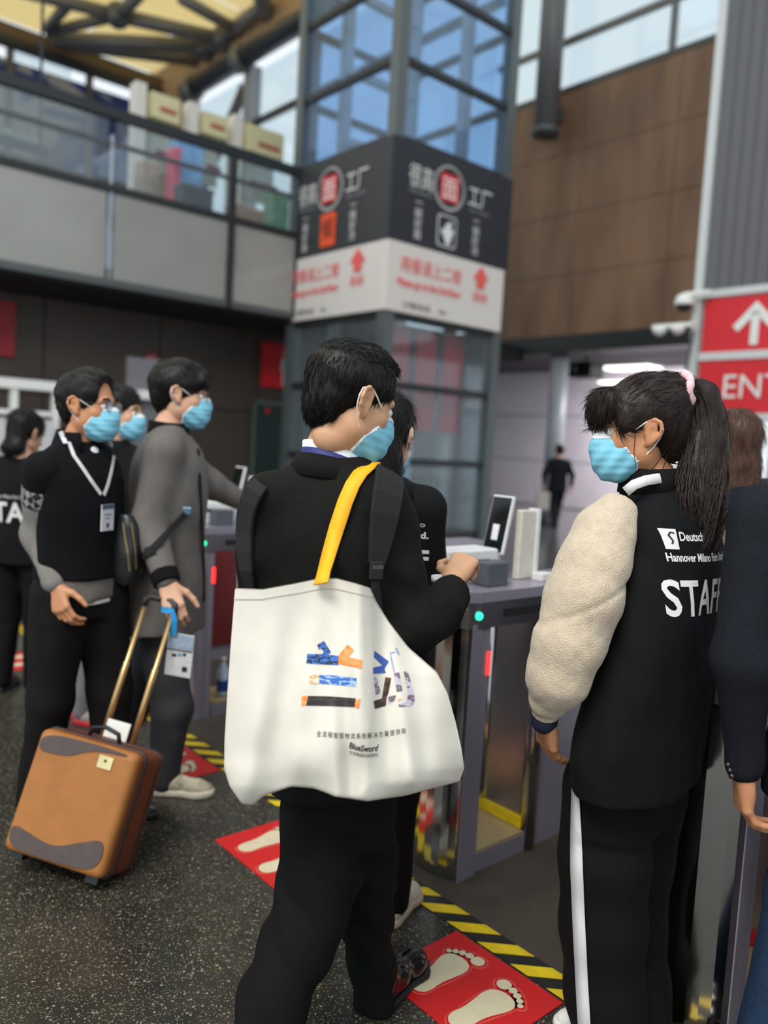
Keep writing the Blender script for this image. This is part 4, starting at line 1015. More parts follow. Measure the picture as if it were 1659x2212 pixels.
# jacket
f = Field()
S = [sec(985, 665, 790, 1.88, .075, fy), sec(1003, 628, 815, 1.88, .09, fy), sec(1030, 580, 848, 1.88, .105, fy), sec(1070, 548, 866, 1.88, .118, fy), sec(1150, 540, 868, 1.88, .13, fy), sec(1260, 545, 868, 1.88, .125, fy), sec(1400, 548, 856, 1.88, .125, fy), sec(1550, 545, 862, 1.88, .135, fy), sec(1690, 540, 872, 1.88, .145, fy)]
f.loft(S, math.radians(fy), 0)
f.chain([P(826, 1072, 1.88), P(842, 1130, 1.88), P(862, 1240, 1.86), elR], [.058, .061, .062, .063], .03)
f.chain([elR, P(938, 1325, 1.95), P(976, 1282, 2.07)], [.063, .058, .05], .02)
f.chain([P(580, 1075, 1.86), P(570, 1200, 1.88), elL, wrL], [.062, .06, .056, .046], .03)
f.plane(P(976, 1278, 2.075), wrR - elR)
f.folds(.0045, 26, 11, (1, 1, .8)).folds(.002, 70, 4, (1, 1, .5))
f.disp(lambda X, Y, Z: .003 * np.sin((Z + X * .6) * 75) * np.exp(-((X - elR[0]) ** 2 + (Z - elR[2]) ** 2 + (Y - elR[1]) ** 2) / .02))
jk = field_obj('suit_jacket', f, .0075, M_SUIT, man)
# collar: a turned band round the neck
nb = P(722, 972, 1.885)
def collar(par, nm, m, c, rx, ry, yaw, z0, z1, th, lean=(0, 0), flare=.0, gap=0, back_up=.0, drop=.0):
    t0 = math.radians(yaw); e1 = np.array([math.cos(t0), -math.sin(t0), 0]); e2 = np.array([math.sin(t0), math.cos(t0), 0]); mb = MB(); V = []; n = 40; Fc = []
    for i in range(n + 1):
        a = math.pi / 2 + gap / 2 + (2 * math.pi - gap) * i / n; ca, sa = math.cos(a), math.sin(a); up = back_up * max(0, -sa); dr_ = drop * (sa + 1) / 2
        for zz, g in ((z0 - dr_, flare), (z1 + up - dr_, 0)):
            for o in (0, th):
                V.append(np.asarray(c) + e1 * ca * (rx + o + g) + e2 * sa * (ry + o + g) + ZV * zz + e1 * lean[0] * zz + e2 * lean[1] * zz)
    for i in range(n):
        k = i * 4; q = k + 4
        Fc += [[k, q, q + 2, k + 2], [k + 1, k + 3, q + 3, q + 1], [k + 2, q + 2, q + 3, k + 3], [k, k + 1, q + 1, q]]
    Fc += [[0, 2, 3, 1], [n * 4, n * 4 + 1, n * 4 + 3, n * 4 + 2]]
    return mesh_obj(nm, V, Fc, m, par, True)
collar(man, 'shirt_collar', M_SHIRT, nb, .071, .068, fy + 22, -.03, .012, .004, (0, -.1), .004, .5, .010, .035)
collar(man, 'lanyard', M_NAVYL, nb - ZV * .006, .076, .073, fy + 22, -.03, .002, .003, (0, -.1), .003, .6, .009, .037)
collar(man, 'jacket_collar', M_SUIT, nb - ZV * .016, .082, .078, fy + 22, -.042, .0, .006, (0, -.1), .030, .7, .008, .022)
f = short_hair(0, 0, .0)
V, Q = f.mesh(.004, 1); hr = mesh_obj('hair', V, Q, M_HAIR, man, True, Hm)
sv, sf = strands(V, Q, hair_flow, 5200, .026, .0013, 1, lambda c: c[:, 2] > -.09)
so = mesh_obj('hair_strands', sv, sf, M_HAIR, None, True); so.parent = hr
put_mask(man, Hm)
# backpack straps (the pack itself is worn on the chest)
bv = bvh_of(jk)
def on(px, py, Y0, bv, lift=.002):
    d = nrm(RAY(px, py)); h = bv.ray_cast(Vector(CPOS), Vector(d), 6)
    return (np.array(h[0]) - d * lift, np.array(h[1]) * (1 if np.array(h[1]) @ d < 0 else -1)) if h[0] is not None else (P(px, py, Y0), -d)
bk = empty('backpack', P(760, 1300, 2.12), 'black backpack worn on the chest by the tote bag man', 'backpack')
def strap(path, w, th, nm, m, par, bv, Y0=1.8, lift=.001):
    q = [on(x, y, Y0, bv, lift) for x, y in path]; pts = [a for a, _ in q]; ns = [b for _, b in q]
    for _ in range(2): ns = [nrm(ns[max(i - 1, 0)] + ns[i] + ns[min(i + 1, len(ns) - 1)]) for i in range(len(ns))]
    return MB().ribbon(pts, ns, w, th).build(nm, m, par, bevel=.003)
strap([(838, 1024), (838, 1040), (834, 1070), (828, 1110), (822, 1150), (815, 1190), (809, 1220)], [.07, .075, .075, .07, .062, .05, .04], .012, 'shoulder_strap', M_WEB, bk, bv)
strap([(566, 1046), (552, 1062), (542, 1085), (535, 1115), (532, 1150), (532, 1190), (536, 1230), (545, 1275)], [.045, .05, .05, .05, .048, .044, .036, .026], .012, 'shoulder_strap', M_WEB, bk, bv)
strap([(806, 1240), (810, 1270), (815, 1300), (820, 1345)], .022, .003, 'webbing', M_WEB, bk, bv, lift=.012)
c, n_ = on(806, 1230, 1.8, bv)
MB().obox(c + n_ * .012, np.cross(n_, ZV) * .017, ZV * .022, n_ * .006).build('buckle', M_PLASTIC, bk, bevel=.004)
MB().obox(c + n_ * .02 + ZV * .008, np.cross(n_, ZV) * .013, ZV * .004, n_ * .002).build('buckle_bar', mat('grey plastic edge', (70, 70, 74), .3), bk)
fb = Field(); cb = P(770, 1290, 2.14)
fb.loft([(cb[2] - .2, cb[0], cb[1], .13, .05), (cb[2] - .12, cb[0], cb[1], .14, .075), (cb[2] + .1, cb[0], cb[1], .135, .07), (cb[2] + .2, cb[0], cb[1], .1, .045)], math.radians(fy), 0, pw=3.0)
field_obj('pack_body', fb, .01, M_WEB, bk)
# cuff buttons, trousers, shoes
for i in range(4):
    q = P(995 - i * 4, 1312 + i * 8, 2.015); h = bv.find_nearest(Vector(q))
    MB().ball(np.array(h[0]), .006, 8, 6).build('cuff_button', mat('pale horn button', (150, 120, 96), .3), man, True)
collar(man, 'shirt_cuff', M_SHIRT, P(958, 1250, 2.10), .03, .028, 40, -.012, .006, .003)
f = Field()
f.loft([sec(1560, 590, 850, 1.87, .11, fy), sec(1640, 600, 848, 1.87, .115, fy), sec(1730, 612, 850, 1.87, .115, fy), sec(1800, 622, 846, 1.88, .105, fy)], math.radians(fy), 0)
f.chain([P(772, 1740, 1.90), P(778, 1850, 1.95), P(788, 1975, 2.01), P(800, 2080, 2.03), P(812, 2165, 2.035)], [.098, .088, .072, .058, .056], .03)
f.chain([P(700, 1750, 1.85), P(690, 1880, 1.82), P(645, 2030, 1.76), P(590, 2170, 1.68), P(540, 2320, 1.60)], [.10, .096, .08, .072, .066], .03)
f.folds(.004, 30, 21, (1, 1, .7)).disp(lambda X, Y, Z: .0035 * np.sin((Z * 1.2 + X * 1.4) * 42) * np.clip((.95 - Z) * 2, 0, 1))
field_obj('trousers', f, .008, M_TROUS, man)
shoe(man, P(808, 2180, 2.0) * [1, 1, 0], 30, .275, M_LEATH, M_DARK, 'leather_shoe', sneaker=False)
shoe(man, np.array([P(540, 2330, 1.58)[0], P(540, 2330, 1.58)[1], .05]), 50, .29, M_LEATH, M_DARK, 'leather_shoe', pitch=-22, sneaker=False)

# ------------------------------------------------------------------ the white tote bag
M_CANVAS = mat('natural white canvas', (228, 223, 210), .85, var=.04, vscale=12, bump=.35, bscale=1400)
M_STRAPY = mat('yellow webbing handle', (250, 178, 14), .6, var=.06, vscale=60, bump=.3, bscale=900)
tote = empty('tote_bag', P(740, 1735, 1.58), 'white canvas tote bag with yellow handle and printed Chinese lettering', 'tote bag')
YB = 1.585
TL = [(1272, 507), (1300, 505), (1400, 497), (1500, 490), (1600, 484), (1660, 483), (1700, 495), (1738, 522)]
TR = [(1272, 800), (1300, 812), (1345, 840), (1400, 882), (1455, 945), (1500, 968), (1560, 985), (1620, 998), (1660, 1004), (1690, 992), (1715, 950), (1738, 900)]
TT = [(0, 1272), (.2, 1274), (.42, 1262), (.62, 1250), (.75, 1250), (.9, 1262), (1, 1272)]
TB = [(0, 1738), (.06, 1742), (.14, 1722), (.28, 1702), (.38, 1706), (.5, 1724), (.7, 1734), (.85, 1722), (1, 1690)]
nu, nv_ = 90, 80; FV = []; BV = []
il = lambda T, x: np.interp(x, [t[0] for t in T], [t[1] for t in T])
def tote_pt(s, t):
    yt, yb = il(TT, s), il(TB, s); y = yt + (yb - yt) * t
    xl = il(TL, min(y, 1738)); xr = il(TR, min(y, 1738)); x = xl + (xr - xl) * s
    fold = 800 + 6 * math.sin(t * 5); dx = x - fold
    g = lambda c, w: math.exp(-((x - c) / w) ** 2)
    d = 0.0
    d += -.030 * g(776, 24) * (1 - .5 * t) + .036 * (1 - math.exp(-max(dx, 0) / 16)) * (1 - .6 * t) - .016 * max(0, t - .45) * g(800 + 10 * t, 20) * 2   # pleat, then the side turning away
    d += .05 * max(0, (s - .62)) * (1 + t)
    d += -.020 * g(560 - 95 * (t - .6), 30) * t + .016 * g(612 - 30 * (t - .6), 32) * t - .014 * g(672 - 75 * (t - .35), 24) * max(0, .75 - abs(t - .5)) + .011 * g(640 + 25 * t, 22) * max(0, t - .4) * 1.8
    d += -.020 * g(716 + 40 * (t - .6), 20) * max(0, t - .35) * 1.6 + .018 * g(752 + 14 * (t - .6), 17) * max(0, t - .4) * 1.7
    d += .006 * math.sin(x * .030 + t * 3.0) * (.4 + t) + .012 * g(830, 16) * max(0, .8 - t) - .016 * g(862 + 60 * (t - .5), 20) * (.3 + t) * .9 + .010 * g(915 + 40 * (t - .7), 22) * t
    d += .009 * math.sin((x * .7 + y * 1.2) * .028) * max(0, t - .62) * 2.0 + .010 * math.sin((x * 1.1 - y) * .03) * max(0, t - .72) * 2.2
    d -= .07 * math.sin(min(1, t * 1.02) * math.pi * .55) ** 2 * (1 - abs(2 * s - 1) ** 3)          # belly
    d += .05 * max(0, t - .9) * 6 * .1
    return x, y, YB + .045 + d
for i in range(nv_ + 1):
    for j in range(nu + 1):
        s, t = j / nu, i / nv_; x, y, Y = tote_pt(s, t); FV.append(P(x, y, Y))
        th = .012 + .085 * math.sin(math.pi * s) ** .6 * (t ** .7) * (1 - max(0, t - .93) * 9)
        BV.append(P(x, y, Y) + np.array([0, th, 0]))
NF = len(FV); Fc = []
for i in range(nv_):
    for j in range(nu):
        k = i * (nu + 1) + j; q = [k, k + nu + 1, k + nu + 2, k + 1]; Fc.append(q[::-1]); Fc.append([v + NF for v in q])
for i in range(nv_):
    for j in (0, nu):
        k = i * (nu + 1) + j; Fc.append([k, k + nu + 1, k + nu + 1 + NF, k + NF])
for j in range(nu):
    k = nv_ * (nu + 1) + j; Fc.append([k, k + 1, k + 1 + NF, k + NF])
tb = mesh_obj('bag_body', FV + BV, Fc, M_CANVAS, tote, True)
sm_ = tb.modifiers.new('smooth', 'SMOOTH'); sm_.factor = .5; sm_.iterations = 2
bt_ = bvh_of(tb)
hem = MB(); hp = []; hn = []
for j in range(0, nu + 1, 2):
    x, y, Y = tote_pt(j / nu, .045); hp.append(P(x, y, Y) - np.array([0, .0015, 0])); hn.append((0, -1, 0))
hem.ribbon(hp, hn, .0015, .0006).build('hem_stitching', mat('hem thread', (196, 190, 176), .8), tote)
yl = [(694, 1262, 1.60), (700, 1240, 1.63), (712, 1195, 1.665), (728, 1140, 1.69), (746, 1085, 1.71), (762, 1048, 1.735), (778, 1024, 1.765)]
pts = [];
for x, y, Y in yl:
    if y < 1235:
        q, n_ = on(x, y, Y, bv, .004); pts.append(q if abs(q[1] - Y) < .12 else P(x, y, Y))
    else: pts.append(P(x, y, Y))
tpx = on(792, 1013, 1.80, bv, .003)[0]; pts += [tpx, tpx + np.array([.012, .05, .012]), tpx + np.array([.02, .10, -.02]), tpx + np.array([.015, .14, -.1])]
nn_ = [nrm(np.array([-.25, -.95, .1]))] * 5 + [nrm(np.array([-.2, -.8, .5])), nrm(np.array([-.1, -.6, .8])), nrm(np.array([-.05, -.3, 1])), (0, .2, 1), (0, .8, .6), (0, 1, .1)]
MB().ribbon(pts, nn_, [.031, .031, .033, .034, .034, .034, .034, .034, .034, .034, .034], .004).build('handle', M_STRAPY, tote, True)
# print: each mark given in photograph pixels on the bag front, laid onto the cloth
def on_bag(polys, nm, m, lift=.0012):
    bm = bmesh.new()
    for pl in polys:
        vs = [bm.verts.new((x, -y, 0)) for x, y in pl]; bm.faces.new(vs)
    bmesh.ops.triangulate(bm, faces=bm.faces)
    for _ in range(5):
        ed = [e for e in bm.edges if e.calc_length() > 9]
        if not ed: break
        bmesh.ops.subdivide_edges(bm, edges=ed, cuts=1); bmesh.ops.triangulate(bm, faces=[q for q in bm.faces if len(q.verts) > 3])
    bm.verts.index_update(); V = []; bad = set()
    for v in bm.verts:
        d = nrm(RAY(v.co.x, -v.co.y)); h = bt_.ray_cast(Vector(CPOS), Vector(d), 4)
        if h[0] is None: bad.add(v.index); V.append(P(v.co.x, -v.co.y, 1.6))
        else: V.append(np.array(h[0]) - d * lift)
    Fc = [[v.index for v in q.verts] for q in bm.faces if not any(v.index in bad for v in q.verts)]; bm.free()
    return mesh_obj(nm, V, Fc, m, tote)
def paint(nm, cols, sc=30, seed=0.0):
    m = bpy.data.materials.new(nm); m.use_nodes = True; n = m.node_tree.nodes; l = m.node_tree.links; b = n['Principled BSDF']; b.inputs['Roughness'].default_value = .8
    tc = n.new('ShaderNodeTexCoord'); mp = n.new('ShaderNodeMapping'); mp.inputs['Scale'].default_value = (1, 1, 2.2); mp.inputs['Location'].default_value = (seed, 0, seed); mp.inputs['Rotation'].default_value = (0, .7, 0)
    nz = n.new('ShaderNodeTexNoise'); nz.inputs['Scale'].default_value = sc; nz.inputs['Detail'].default_value = 4; r = n.new('ShaderNodeValToRGB'); r.color_ramp.interpolation = 'CONSTANT'
    l.new(tc.outputs['Object'], mp.inputs[0]); l.new(mp.outputs[0], nz.inputs[0]); l.new(nz.outputs[0], r.inputs[0]); l.new(r.outputs[0], b.inputs['Base Color'])
    els = r.color_ramp.elements
    while len(els) < len(cols): els.new(.5)
    for i, c in enumerate(cols): els[i].position = 0 if i == 0 else .36 + .28 * (i - 1) / max(1, len(cols) - 1); els[i].color = lin(c)
    return m
BLU, DBL, ORA, DRK, PBL, LIL = (62, 110, 190), (44, 74, 132), (240, 148, 84), (52, 44, 44), (170, 200, 226), (150, 140, 160)
PBD = paint('blue brush print', [DBL, BLU, BLU, PBL, BLU], 34); PDK = paint('dark brush print', [(40, 36, 38), DRK, (66, 58, 60), DRK], 30, 2); POR = paint('orange brush print', [ORA, (244, 160, 92), (232, 134, 70)], 20, 1); PMX = paint('blue black brush print', [(34, 42, 52), BLU, (38, 46, 60), BLU], 38, 3); PLI = paint('lilac brush print', [LIL, (120, 104, 112), (196, 190, 204)], 30, 4); PBR = paint('brown brush print', [(70, 46, 34), (92, 62, 44), (54, 40, 38)], 30, 5)
def cp(pts): return [(620 + x / 5.53, 1340 + y / 5.53) for x, y in pts]
on_bag([cp([(240, 402), (420, 402), (430, 395), (440, 375), (405, 330), (385, 355), (360, 295), (440, 245), (525, 380), (490, 410), (615, 425), (612, 535), (420, 525), (230, 515)])], 'print_bar', PMX)
on_bag([cp([(612, 425), (720, 288), (800, 355), (735, 440), (905, 478), (892, 578), (790, 558), (612, 520)])], 'print_bar', POR)
on_bag([cp([(385, 650), (600, 660), (830, 690), (822, 795), (600, 770), (385, 755)])], 'print_bar', PBD); on_bag([cp([(272, 648), (385, 650), (385, 757), (270, 757)])], 'print_bar', paint('cream orange brush print', [ORA, (225, 215, 195), (214, 170, 110), (225, 215, 195)], 40, 6))
on_bag([cp([(255, 903), (520, 908), (820, 932), (805, 1038), (560, 1025), (225, 1018), (240, 960)])], 'print_bar', PDK); on_bag([cp([(178, 902), (255, 903), (240, 960), (225, 1018), (168, 1020)])], 'print_bar', POR); on_bag([cp([(850, 940), (880, 940), (856, 1055), (805, 1040), (822, 960)])], 'print_bar', POR)
on_bag([cp([(1045, 362), (1215, 490), (1165, 580), (1180, 628), (1030, 640), (1030, 565), (1140, 540), (1038, 442)])], 'print_stroke', paint('navy brush print', [(48, 74, 150), (58, 88, 164)], 20, 7))
on_bag([cp([(1225, 385), (1290, 368), (1292, 385), (1240, 395), (1265, 500), (1292, 625), (1280, 650), (1245, 500)]), cp([(1290, 330), (1315, 325), (1350, 410), (1330, 412)])], 'print_stroke', paint('thin blue print', [(104, 130, 190), (150, 160, 200)], 40, 8))
on_bag([cp([(1035, 690), (1070, 670), (1120, 870), (1060, 890)])], 'print_stroke', PLI); on_bag([cp([(1175, 678), (1245, 688), (1210, 870), (1190, 920), (1180, 1020), (1050, 1060), (1035, 965), (1135, 930)])], 'print_stroke', PBR)
on_bag([cp([(1210, 915), (1305, 890), (1280, 960), (1200, 1005)])], 'print_stroke', PLI); on_bag([cp([(1280, 620), (1340, 615), (1380, 840), (1310, 855)])], 'print_stroke', PLI)
on_bag([cp([(1395, 612), (1440, 605), (1510, 830), (1528, 950), (1490, 1020), (1340, 1035), (1330, 1000), (1430, 970), (1450, 880)])], 'print_stroke', PLI); on_bag([cp([(1320, 940), (1375, 935), (1335, 968)])], 'print_stroke', POR)
def bag_text(s, x0, y0, x1, y1, h, nm, m, shear=0.0, bold=0.0, bend=1.0):
    V, Fc = text_mesh(s, 1.0, 'LEFT', shear, bold); V[:, 0] -= V[:, 0].min(); V[:, 1] -= V[:, 1].min(); w = V[:, 0].max(); hh = V[:, 1].max()
    polys = []; W3 = []; bad = set()
    for i, v in enumerate(V):
        u_ = v[0] / w; px = x0 + (x1 - x0) * u_; py = y0 + (y1 - y0) * u_ - v[1] / hh * h + 5 * math.sin(u_ * math.pi) * bend
        d = nrm(RAY(px, py)); q = bt_.ray_cast(Vector(CPOS), Vector(d), 4)
        if q[0] is None: bad.add(i); W3.append(P(px, py, 1.6))
        else: W3.append(np.array(q[0]) - d * .0014)
    return mesh_obj(nm, W3, [t for t in Fc if not any(i in bad for i in t)], m, tote)
for k_, ch in enumerate('全流程智慧物流系统解决方案提供商'):
    xa = 684 + k_ * 12.2; yy = 1591 - 6 * k_ / 15 + 8 * math.sin(k_ / 15 * math.pi); bag_text(ch, xa, yy, xa + 9.6, yy, 12.5, 'print_line', M_INK, bend=0)
bag_text('BlueSword', 754, 1616, 818, 1622, 14, 'print_name', M_INK, .25, .02)
bag_text('兰剑智能科技股份', 754, 1628, 817, 1634, 8, 'print_line', M_INK)
# ------------------------------------------------------------------ the staff woman in striped trousers
M_VEST = mat('black vest cloth', (14, 14, 16), .85, var=.12, vscale=50, bump=.25, bscale=900, spec=.2)
M_FLEECE = mat('cream fleece', (206, 188, 164), .95, var=.07, vscale=60, bump=.9, bscale=330, spec=.1, sheen=.3)
M_STRIPE = mat('white trouser stripe', (214, 212, 212), .8, var=.03, bump=.2, bscale=900)
M_PRINT = mat('white vest print', (226, 226, 224), .7, var=0); M_BLUEBLK = mat('dark navy trim', (22, 24, 48), .8)
PW = lambda x, y, Y: P(x, y, Y - .07)
YW = 2.04; wy = -53
wom = person('woman in black staff vest with cream fleece sleeves, long ponytail and striped trousers', [PW(1310, 2270, 2.0), PW(1390, 2270, 2.15)])
Hw = frame(PW(1380, 935, YW), -92, 4, 0, .945)
shL, elL, wrL = PW(1310, 1150, 1.965), PW(1235, 1390, 1.90), PW(1178, 1550, 1.94)
shR, elR, wrR = PW(1520, 1140, 2.18), PW(1505, 1380, 2.22), PW(1440, 1500, 2.26)
core = body_core(PW(1390, 1640, 2.07), PW(1440, 1180, 2.06), PW(1420, 1060, 2.05), (shL, shR), (elL, elR), (wrL, wrR), (PW(1320, 1690, 2.02), PW(1395, 1690, 2.10)), (PW(1308, 1950, 1.99), PW(1364, 1950, 2.125)), (PW(1318, 2250, 1.95), PW(1380, 2230, 2.05)))
hL = hand_mesh(PW(1176, 1553, 1.94), PW(1186, 1640, 1.985) - PW(1176, 1553, 1.94), (-.9, -.5, .1), True, curl=(15, 20, 12), thumb=(25, 15), scale=.93)
hR = hand_mesh(wrR, (-.5, .2, -.9), (.2, .9, 0), False, scale=.93)
make_body(wom, Hw, .92, core, [hL, hR], M_SKIN3, PW(1412, 1050, 2.05))
put_eyes(wom, Hw)
f = Field()
S = [sec(1040, 1352, 1478, 1.98, .072, wy), sec(1072, 1338, 1520, 1.98, .095, wy), sec(1105, 1322, 1556, 1.98, .112, wy), sec(1200, 1306, 1582, 1.98, .128, wy), sec(1300, 1290, 1590, 1.98, .13, wy), sec(1400, 1262, 1588, 1.98, .13, wy), sec(1500, 1228, 1578, 1.98, .135, wy), sec(1600, 1200, 1560, 1.98, .14, wy), sec(1672, 1206, 1545, 1.98, .135, wy)]
f.loft(S, math.radians(wy), 0)
f.folds(.004, 24, 31, (1, 1, .6)).folds(.0016, 70, 8, (1, 1, .4))
vs = field_obj('staff_vest', f, .0075, M_VEST, wom)
bvw = bvh_of(vs)
collar(wom, 'vest_collar', M_VEST, PW(1408, 1040, 2.05), .072, .068, -70, -.03, .03, .006, (0, .12), .012, .6, .006)
lp = [PW(1352, 1062, 1.955), PW(1370, 1047, 1.945), PW(1395, 1038, 1.95), PW(1420, 1034, 1.965), PW(1442, 1032, 1.985), PW(1470, 1036, 2.02), PW(1480, 1045, 2.08)]
MB().ribbon(lp, [nrm(q - np.array(PW(1408, 1045, 2.05))) for q in lp], .024, .002).build('lanyard', M_STRIPE, wom, True)
f = Field()
f.chain([PW(1328, 1112, 1.97), PW(1302, 1155, 1.945), PW(1282, 1215, 1.92), PW(1260, 1295, 1.90), PW(1235, 1385, 1.89), PW(1208, 1462, 1.90), PW(1186, 1512, 1.92)], [.052, .07, .080, .085, .083, .071, .046], .02)
f.folds(.0045, 18, 41, (1, 1, 1)).folds(.0008, 150, 42)
f.disp(lambda X, Y, Z: .005 * np.exp(-((Z - (1.155 - (X - .47) * -.55)) / .007) ** 2))
f.plane(PW(1352, 1090, 1.98), PW(1375, 1085, 2.0) - PW(1318, 1150, 1.945))
field_obj('fleece_sleeve', f, .0065, M_FLEECE, wom)
f = Field(); f.cone(PW(1188, 1508, 1.92), PW(1176, 1548, 1.938), .036, .031, .01); f.plane(PW(1176, 1549, 1.938), PW(1176, 1548, 1.938) - PW(1188, 1508, 1.92)); field_obj('sleeve_cuff', f, .005, M_FLEECE, wom)
f = Field(); f.cone(PW(1177, 1547, 1.938), PW(1176, 1557, 1.939), .0325, .0315, 0); field_obj('cuff_trim', f, .004, M_BLUEBLK, wom)
f = Field()
f.chain([PW(1520, 1120, 2.16), PW(1520, 1200, 2.2), PW(1515, 1300, 2.22), elR, PW(1460, 1480, 2.24)], [.06, .07, .072, .07, .045], .02); f.folds(.005, 28, 43); field_obj('fleece_sleeve', f, .009, M_FLEECE, wom)
# trousers
M_TRACK = mat('black track trousers', (12, 12, 13), .8, var=.1, vscale=50, bump=.2, bscale=900, spec=.2)
f = Field()
f.loft([sec(1560, 1222, 1530, 1.99, .115, wy), sec(1660, 1213, 1500, 1.99, .12, wy), sec(1760, 1215, 1465, 1.99, .11, wy)], math.radians(wy), 0)
f.chain([PW(1306, 1700, 2.02), PW(1304, 1850, 2.0), PW(1304, 2000, 1.99), PW(1308, 2150, 1.97), PW(1318, 2250, 1.95)], [.104, .103, .099, .094, .09], .03)
f.chain([PW(1400, 1710, 2.11), PW(1376, 1850, 2.12), PW(1362, 2000, 2.13), PW(1368, 2120, 2.10), PW(1380, 2230, 2.05)], [.10, .092, .088, .085, .08], .03)
f.folds(.004, 22, 51, (1, 1, .5))
tr = field_obj('track_trousers', f, .008, M_TRACK, wom); bvt = bvh_of(tr)
SX = [(1640, 1243), (1760, 1244), (1880, 1246), (2000, 1251), (2120, 1257), (2245, 1264)]
q = [on(np.interp(y, [a for a, _ in SX], [b for _, b in SX]), y, 1.9, bvt, .006) for y in range(1640, 2246, 15)]
ns = [b for _, b in q]
for _ in range(8): ns = [nrm(ns[max(i - 1, 0)] + ns[i] + ns[min(i + 1, len(ns) - 1)]) for i in range(len(ns))]
MB().ribbon([a for a, _ in q], ns, .034, .002).build('side_stripe', M_STRIPE, wom, True)
shoe(wom, PW(1385, 2270, 1.92) * [1, 1, 0], -80, .23, M_WHITE, M_WHITE, 'sneaker'); shoe(wom, PW(1410, 2230, 2.02) * [1, 1, 0], -80, .25, M_WHITE, M_WHITE, 'sneaker')
# hair
f = Field()
f.ell((0, -.02, .052), (.089, .113, .1), 0).ell((0, -.066, -.012), (.066, .052, .07), .03).ell((0, -.09, .1), (.05, .05, .04), .05).ell((0, .088, .074), (.068, .036, .044), .02).ell((0, .108, .052), (.058, .018, .036), .015)
for s in (-1, 1): f.ell((s * .068, .052, .03), (.02, .026, .042), .015)
f.ell((0, .125, -.055), (.1, .072, .072), .008, 's').ell((0, .145, .0), (.09, .04, .03), .008, 's')
for s in (-1, 1): f.ell((s * .1, .012, -.04), (.04, .04, .064), .006, 's'); f.ell((s * .085, .06, -.05), (.05, .05, .055), .006, 's')
f.ell((0, -.02, -.165), (.12, .1, .1), .01, 's'); f.folds(.0018, 90, 3, (.4, 1, .6))
V, Q = f.mesh(.004, 1); hw = mesh_obj('hair', V, Q, M_HAIRB, wom, True, Hw)
def wflow(p):
    tgt = np.array([0, -.13, .11]); d = tgt - p; d /= np.linalg.norm(d, axis=1)[:, None] + 1e-9
    fr = p[:, 1] > .06; d[fr] = np.array([0, .25, -1.0]); return d
sv, sf = strands(V, Q, wflow, 4200, .045, .0011, 2, None, .12); mesh_obj('hair_strands', sv, sf, M_HAIRB, None, True).parent = hw
# bangs
rg = np.random.RandomState(5); k = 150; t = np.linspace(0, 1, 8)
x0 = rg.uniform(-.055, .055, k); st = np.stack([x0 * .8, np.full(k, .085) + rg.normal(size=k) * .006, np.full(k, .115)], 1); md = np.stack([x0, .125 - 6 * x0 ** 2 + rg.normal(size=k) * .004, .07 + rg.normal(size=k) * .008], 1); en = np.stack([x0 * 1.05, .106 - 8 * x0 ** 2 + rg.normal(size=k) * .004, .018 + rg.normal(size=k) * .012], 1)
pa_ = st[:, None] * ((1 - t) ** 2)[None, :, None] + 2 * md[:, None] * (t * (1 - t))[None, :, None] + en[:, None] * (t ** 2)[None, :, None]
lv, lf = locks(pa_, .0022 * (1 - .75 * t), 4); mesh_obj('fringe', lv, lf, M_HAIRB, None, True).parent = hw
# ponytail
spine = [(1472, 838, 2.04, .016), (1498, 832, 2.04, .028), (1520, 856, 2.04, .046), (1528, 905, 2.04, .056), (1526, 960, 2.02, .062), (1518, 1020, 1.995, .068), (1512, 1080, 1.965, .062), (1524, 1135, 1.95, .046), (1526, 1180, 1.935, .026), (1505, 1212, 1.925, .010)]
sp_ = np.array([PW(a, b, c) for a, b, c, _ in spine]); sr = np.array([q[3] for q in spine]); u_ = np.linspace(0, 1, len(spine)); tt = np.linspace(0, 1, 26)
spi = np.stack([np.interp(tt, u_, sp_[:, i]) for i in range(3)], 1)
for _ in range(2): spi[1:-1] = (spi[:-2] + 2 * spi[1:-1] + spi[2:]) / 4
sri = np.interp(tt, u_, sr); k = 620; an = rg.uniform(0, 6.283, k); rr = np.sqrt(rg.uniform(0, 1, k))
ph = rg.uniform(0, 6.28, (k, 1)); grp = np.floor(an * 2.2)[:, None]; wv = .016 * np.sin(tt[None] * 13 + grp * 1.7 + ph * .12) * np.clip(tt[None] - .3, 0, 1) * 1.5
end = rg.uniform(.62, 1.0, k)
ts = tt[None] * end[:, None]
cx = np.stack([np.interp(ts, tt, spi[:, i]) for i in range(3)], 2); rs = np.interp(ts, tt, sri)
e1, e2 = np.array([.93, .25, .1]), np.array([-.1, .55, .05])
pa_ = cx + ((np.cos(an) * rr)[:, None] * rs + wv)[..., None] * e1 + ((np.sin(an) * rr)[:, None] * rs + wv * .5)[..., None] * e2
lv, lf = locks(pa_, .0034 * (1 - .8 * tt ** 2), 4); mesh_obj('ponytail', lv, lf, M_HAIRB, wom, True)
f = Field(); f.chain([sp_[1] * .2 + sp_[0] * .8, sp_[2], sp_[3], sp_[4], sp_[5], sp_[6], sp_[7]], [.016, .034, .042, .046, .046, .038, .02], .02, flat=((0, 1, 0), .7)); f.folds(.003, 90, 6, (1, 1, .2)); field_obj('ponytail_core', f, .006, M_HAIRB, wom)
sc0 = PW(1477, 845, 2.03); dr = nrm(np.array([.95, 0, .1])); ee = nrm(np.cross(dr, (0, 1, 0))); ring = [sc0 + (ee * math.cos(a) + np.array([0, 1, 0]) * math.sin(a)) * .042 + dr * .004 * math.sin(5 * a) for a in np.linspace(0, 6.2832, 25)]
sc_m = mat('pale pink scrunchie', (236, 190, 196), .7, var=.08, vscale=120, bump=.5, bscale=200)
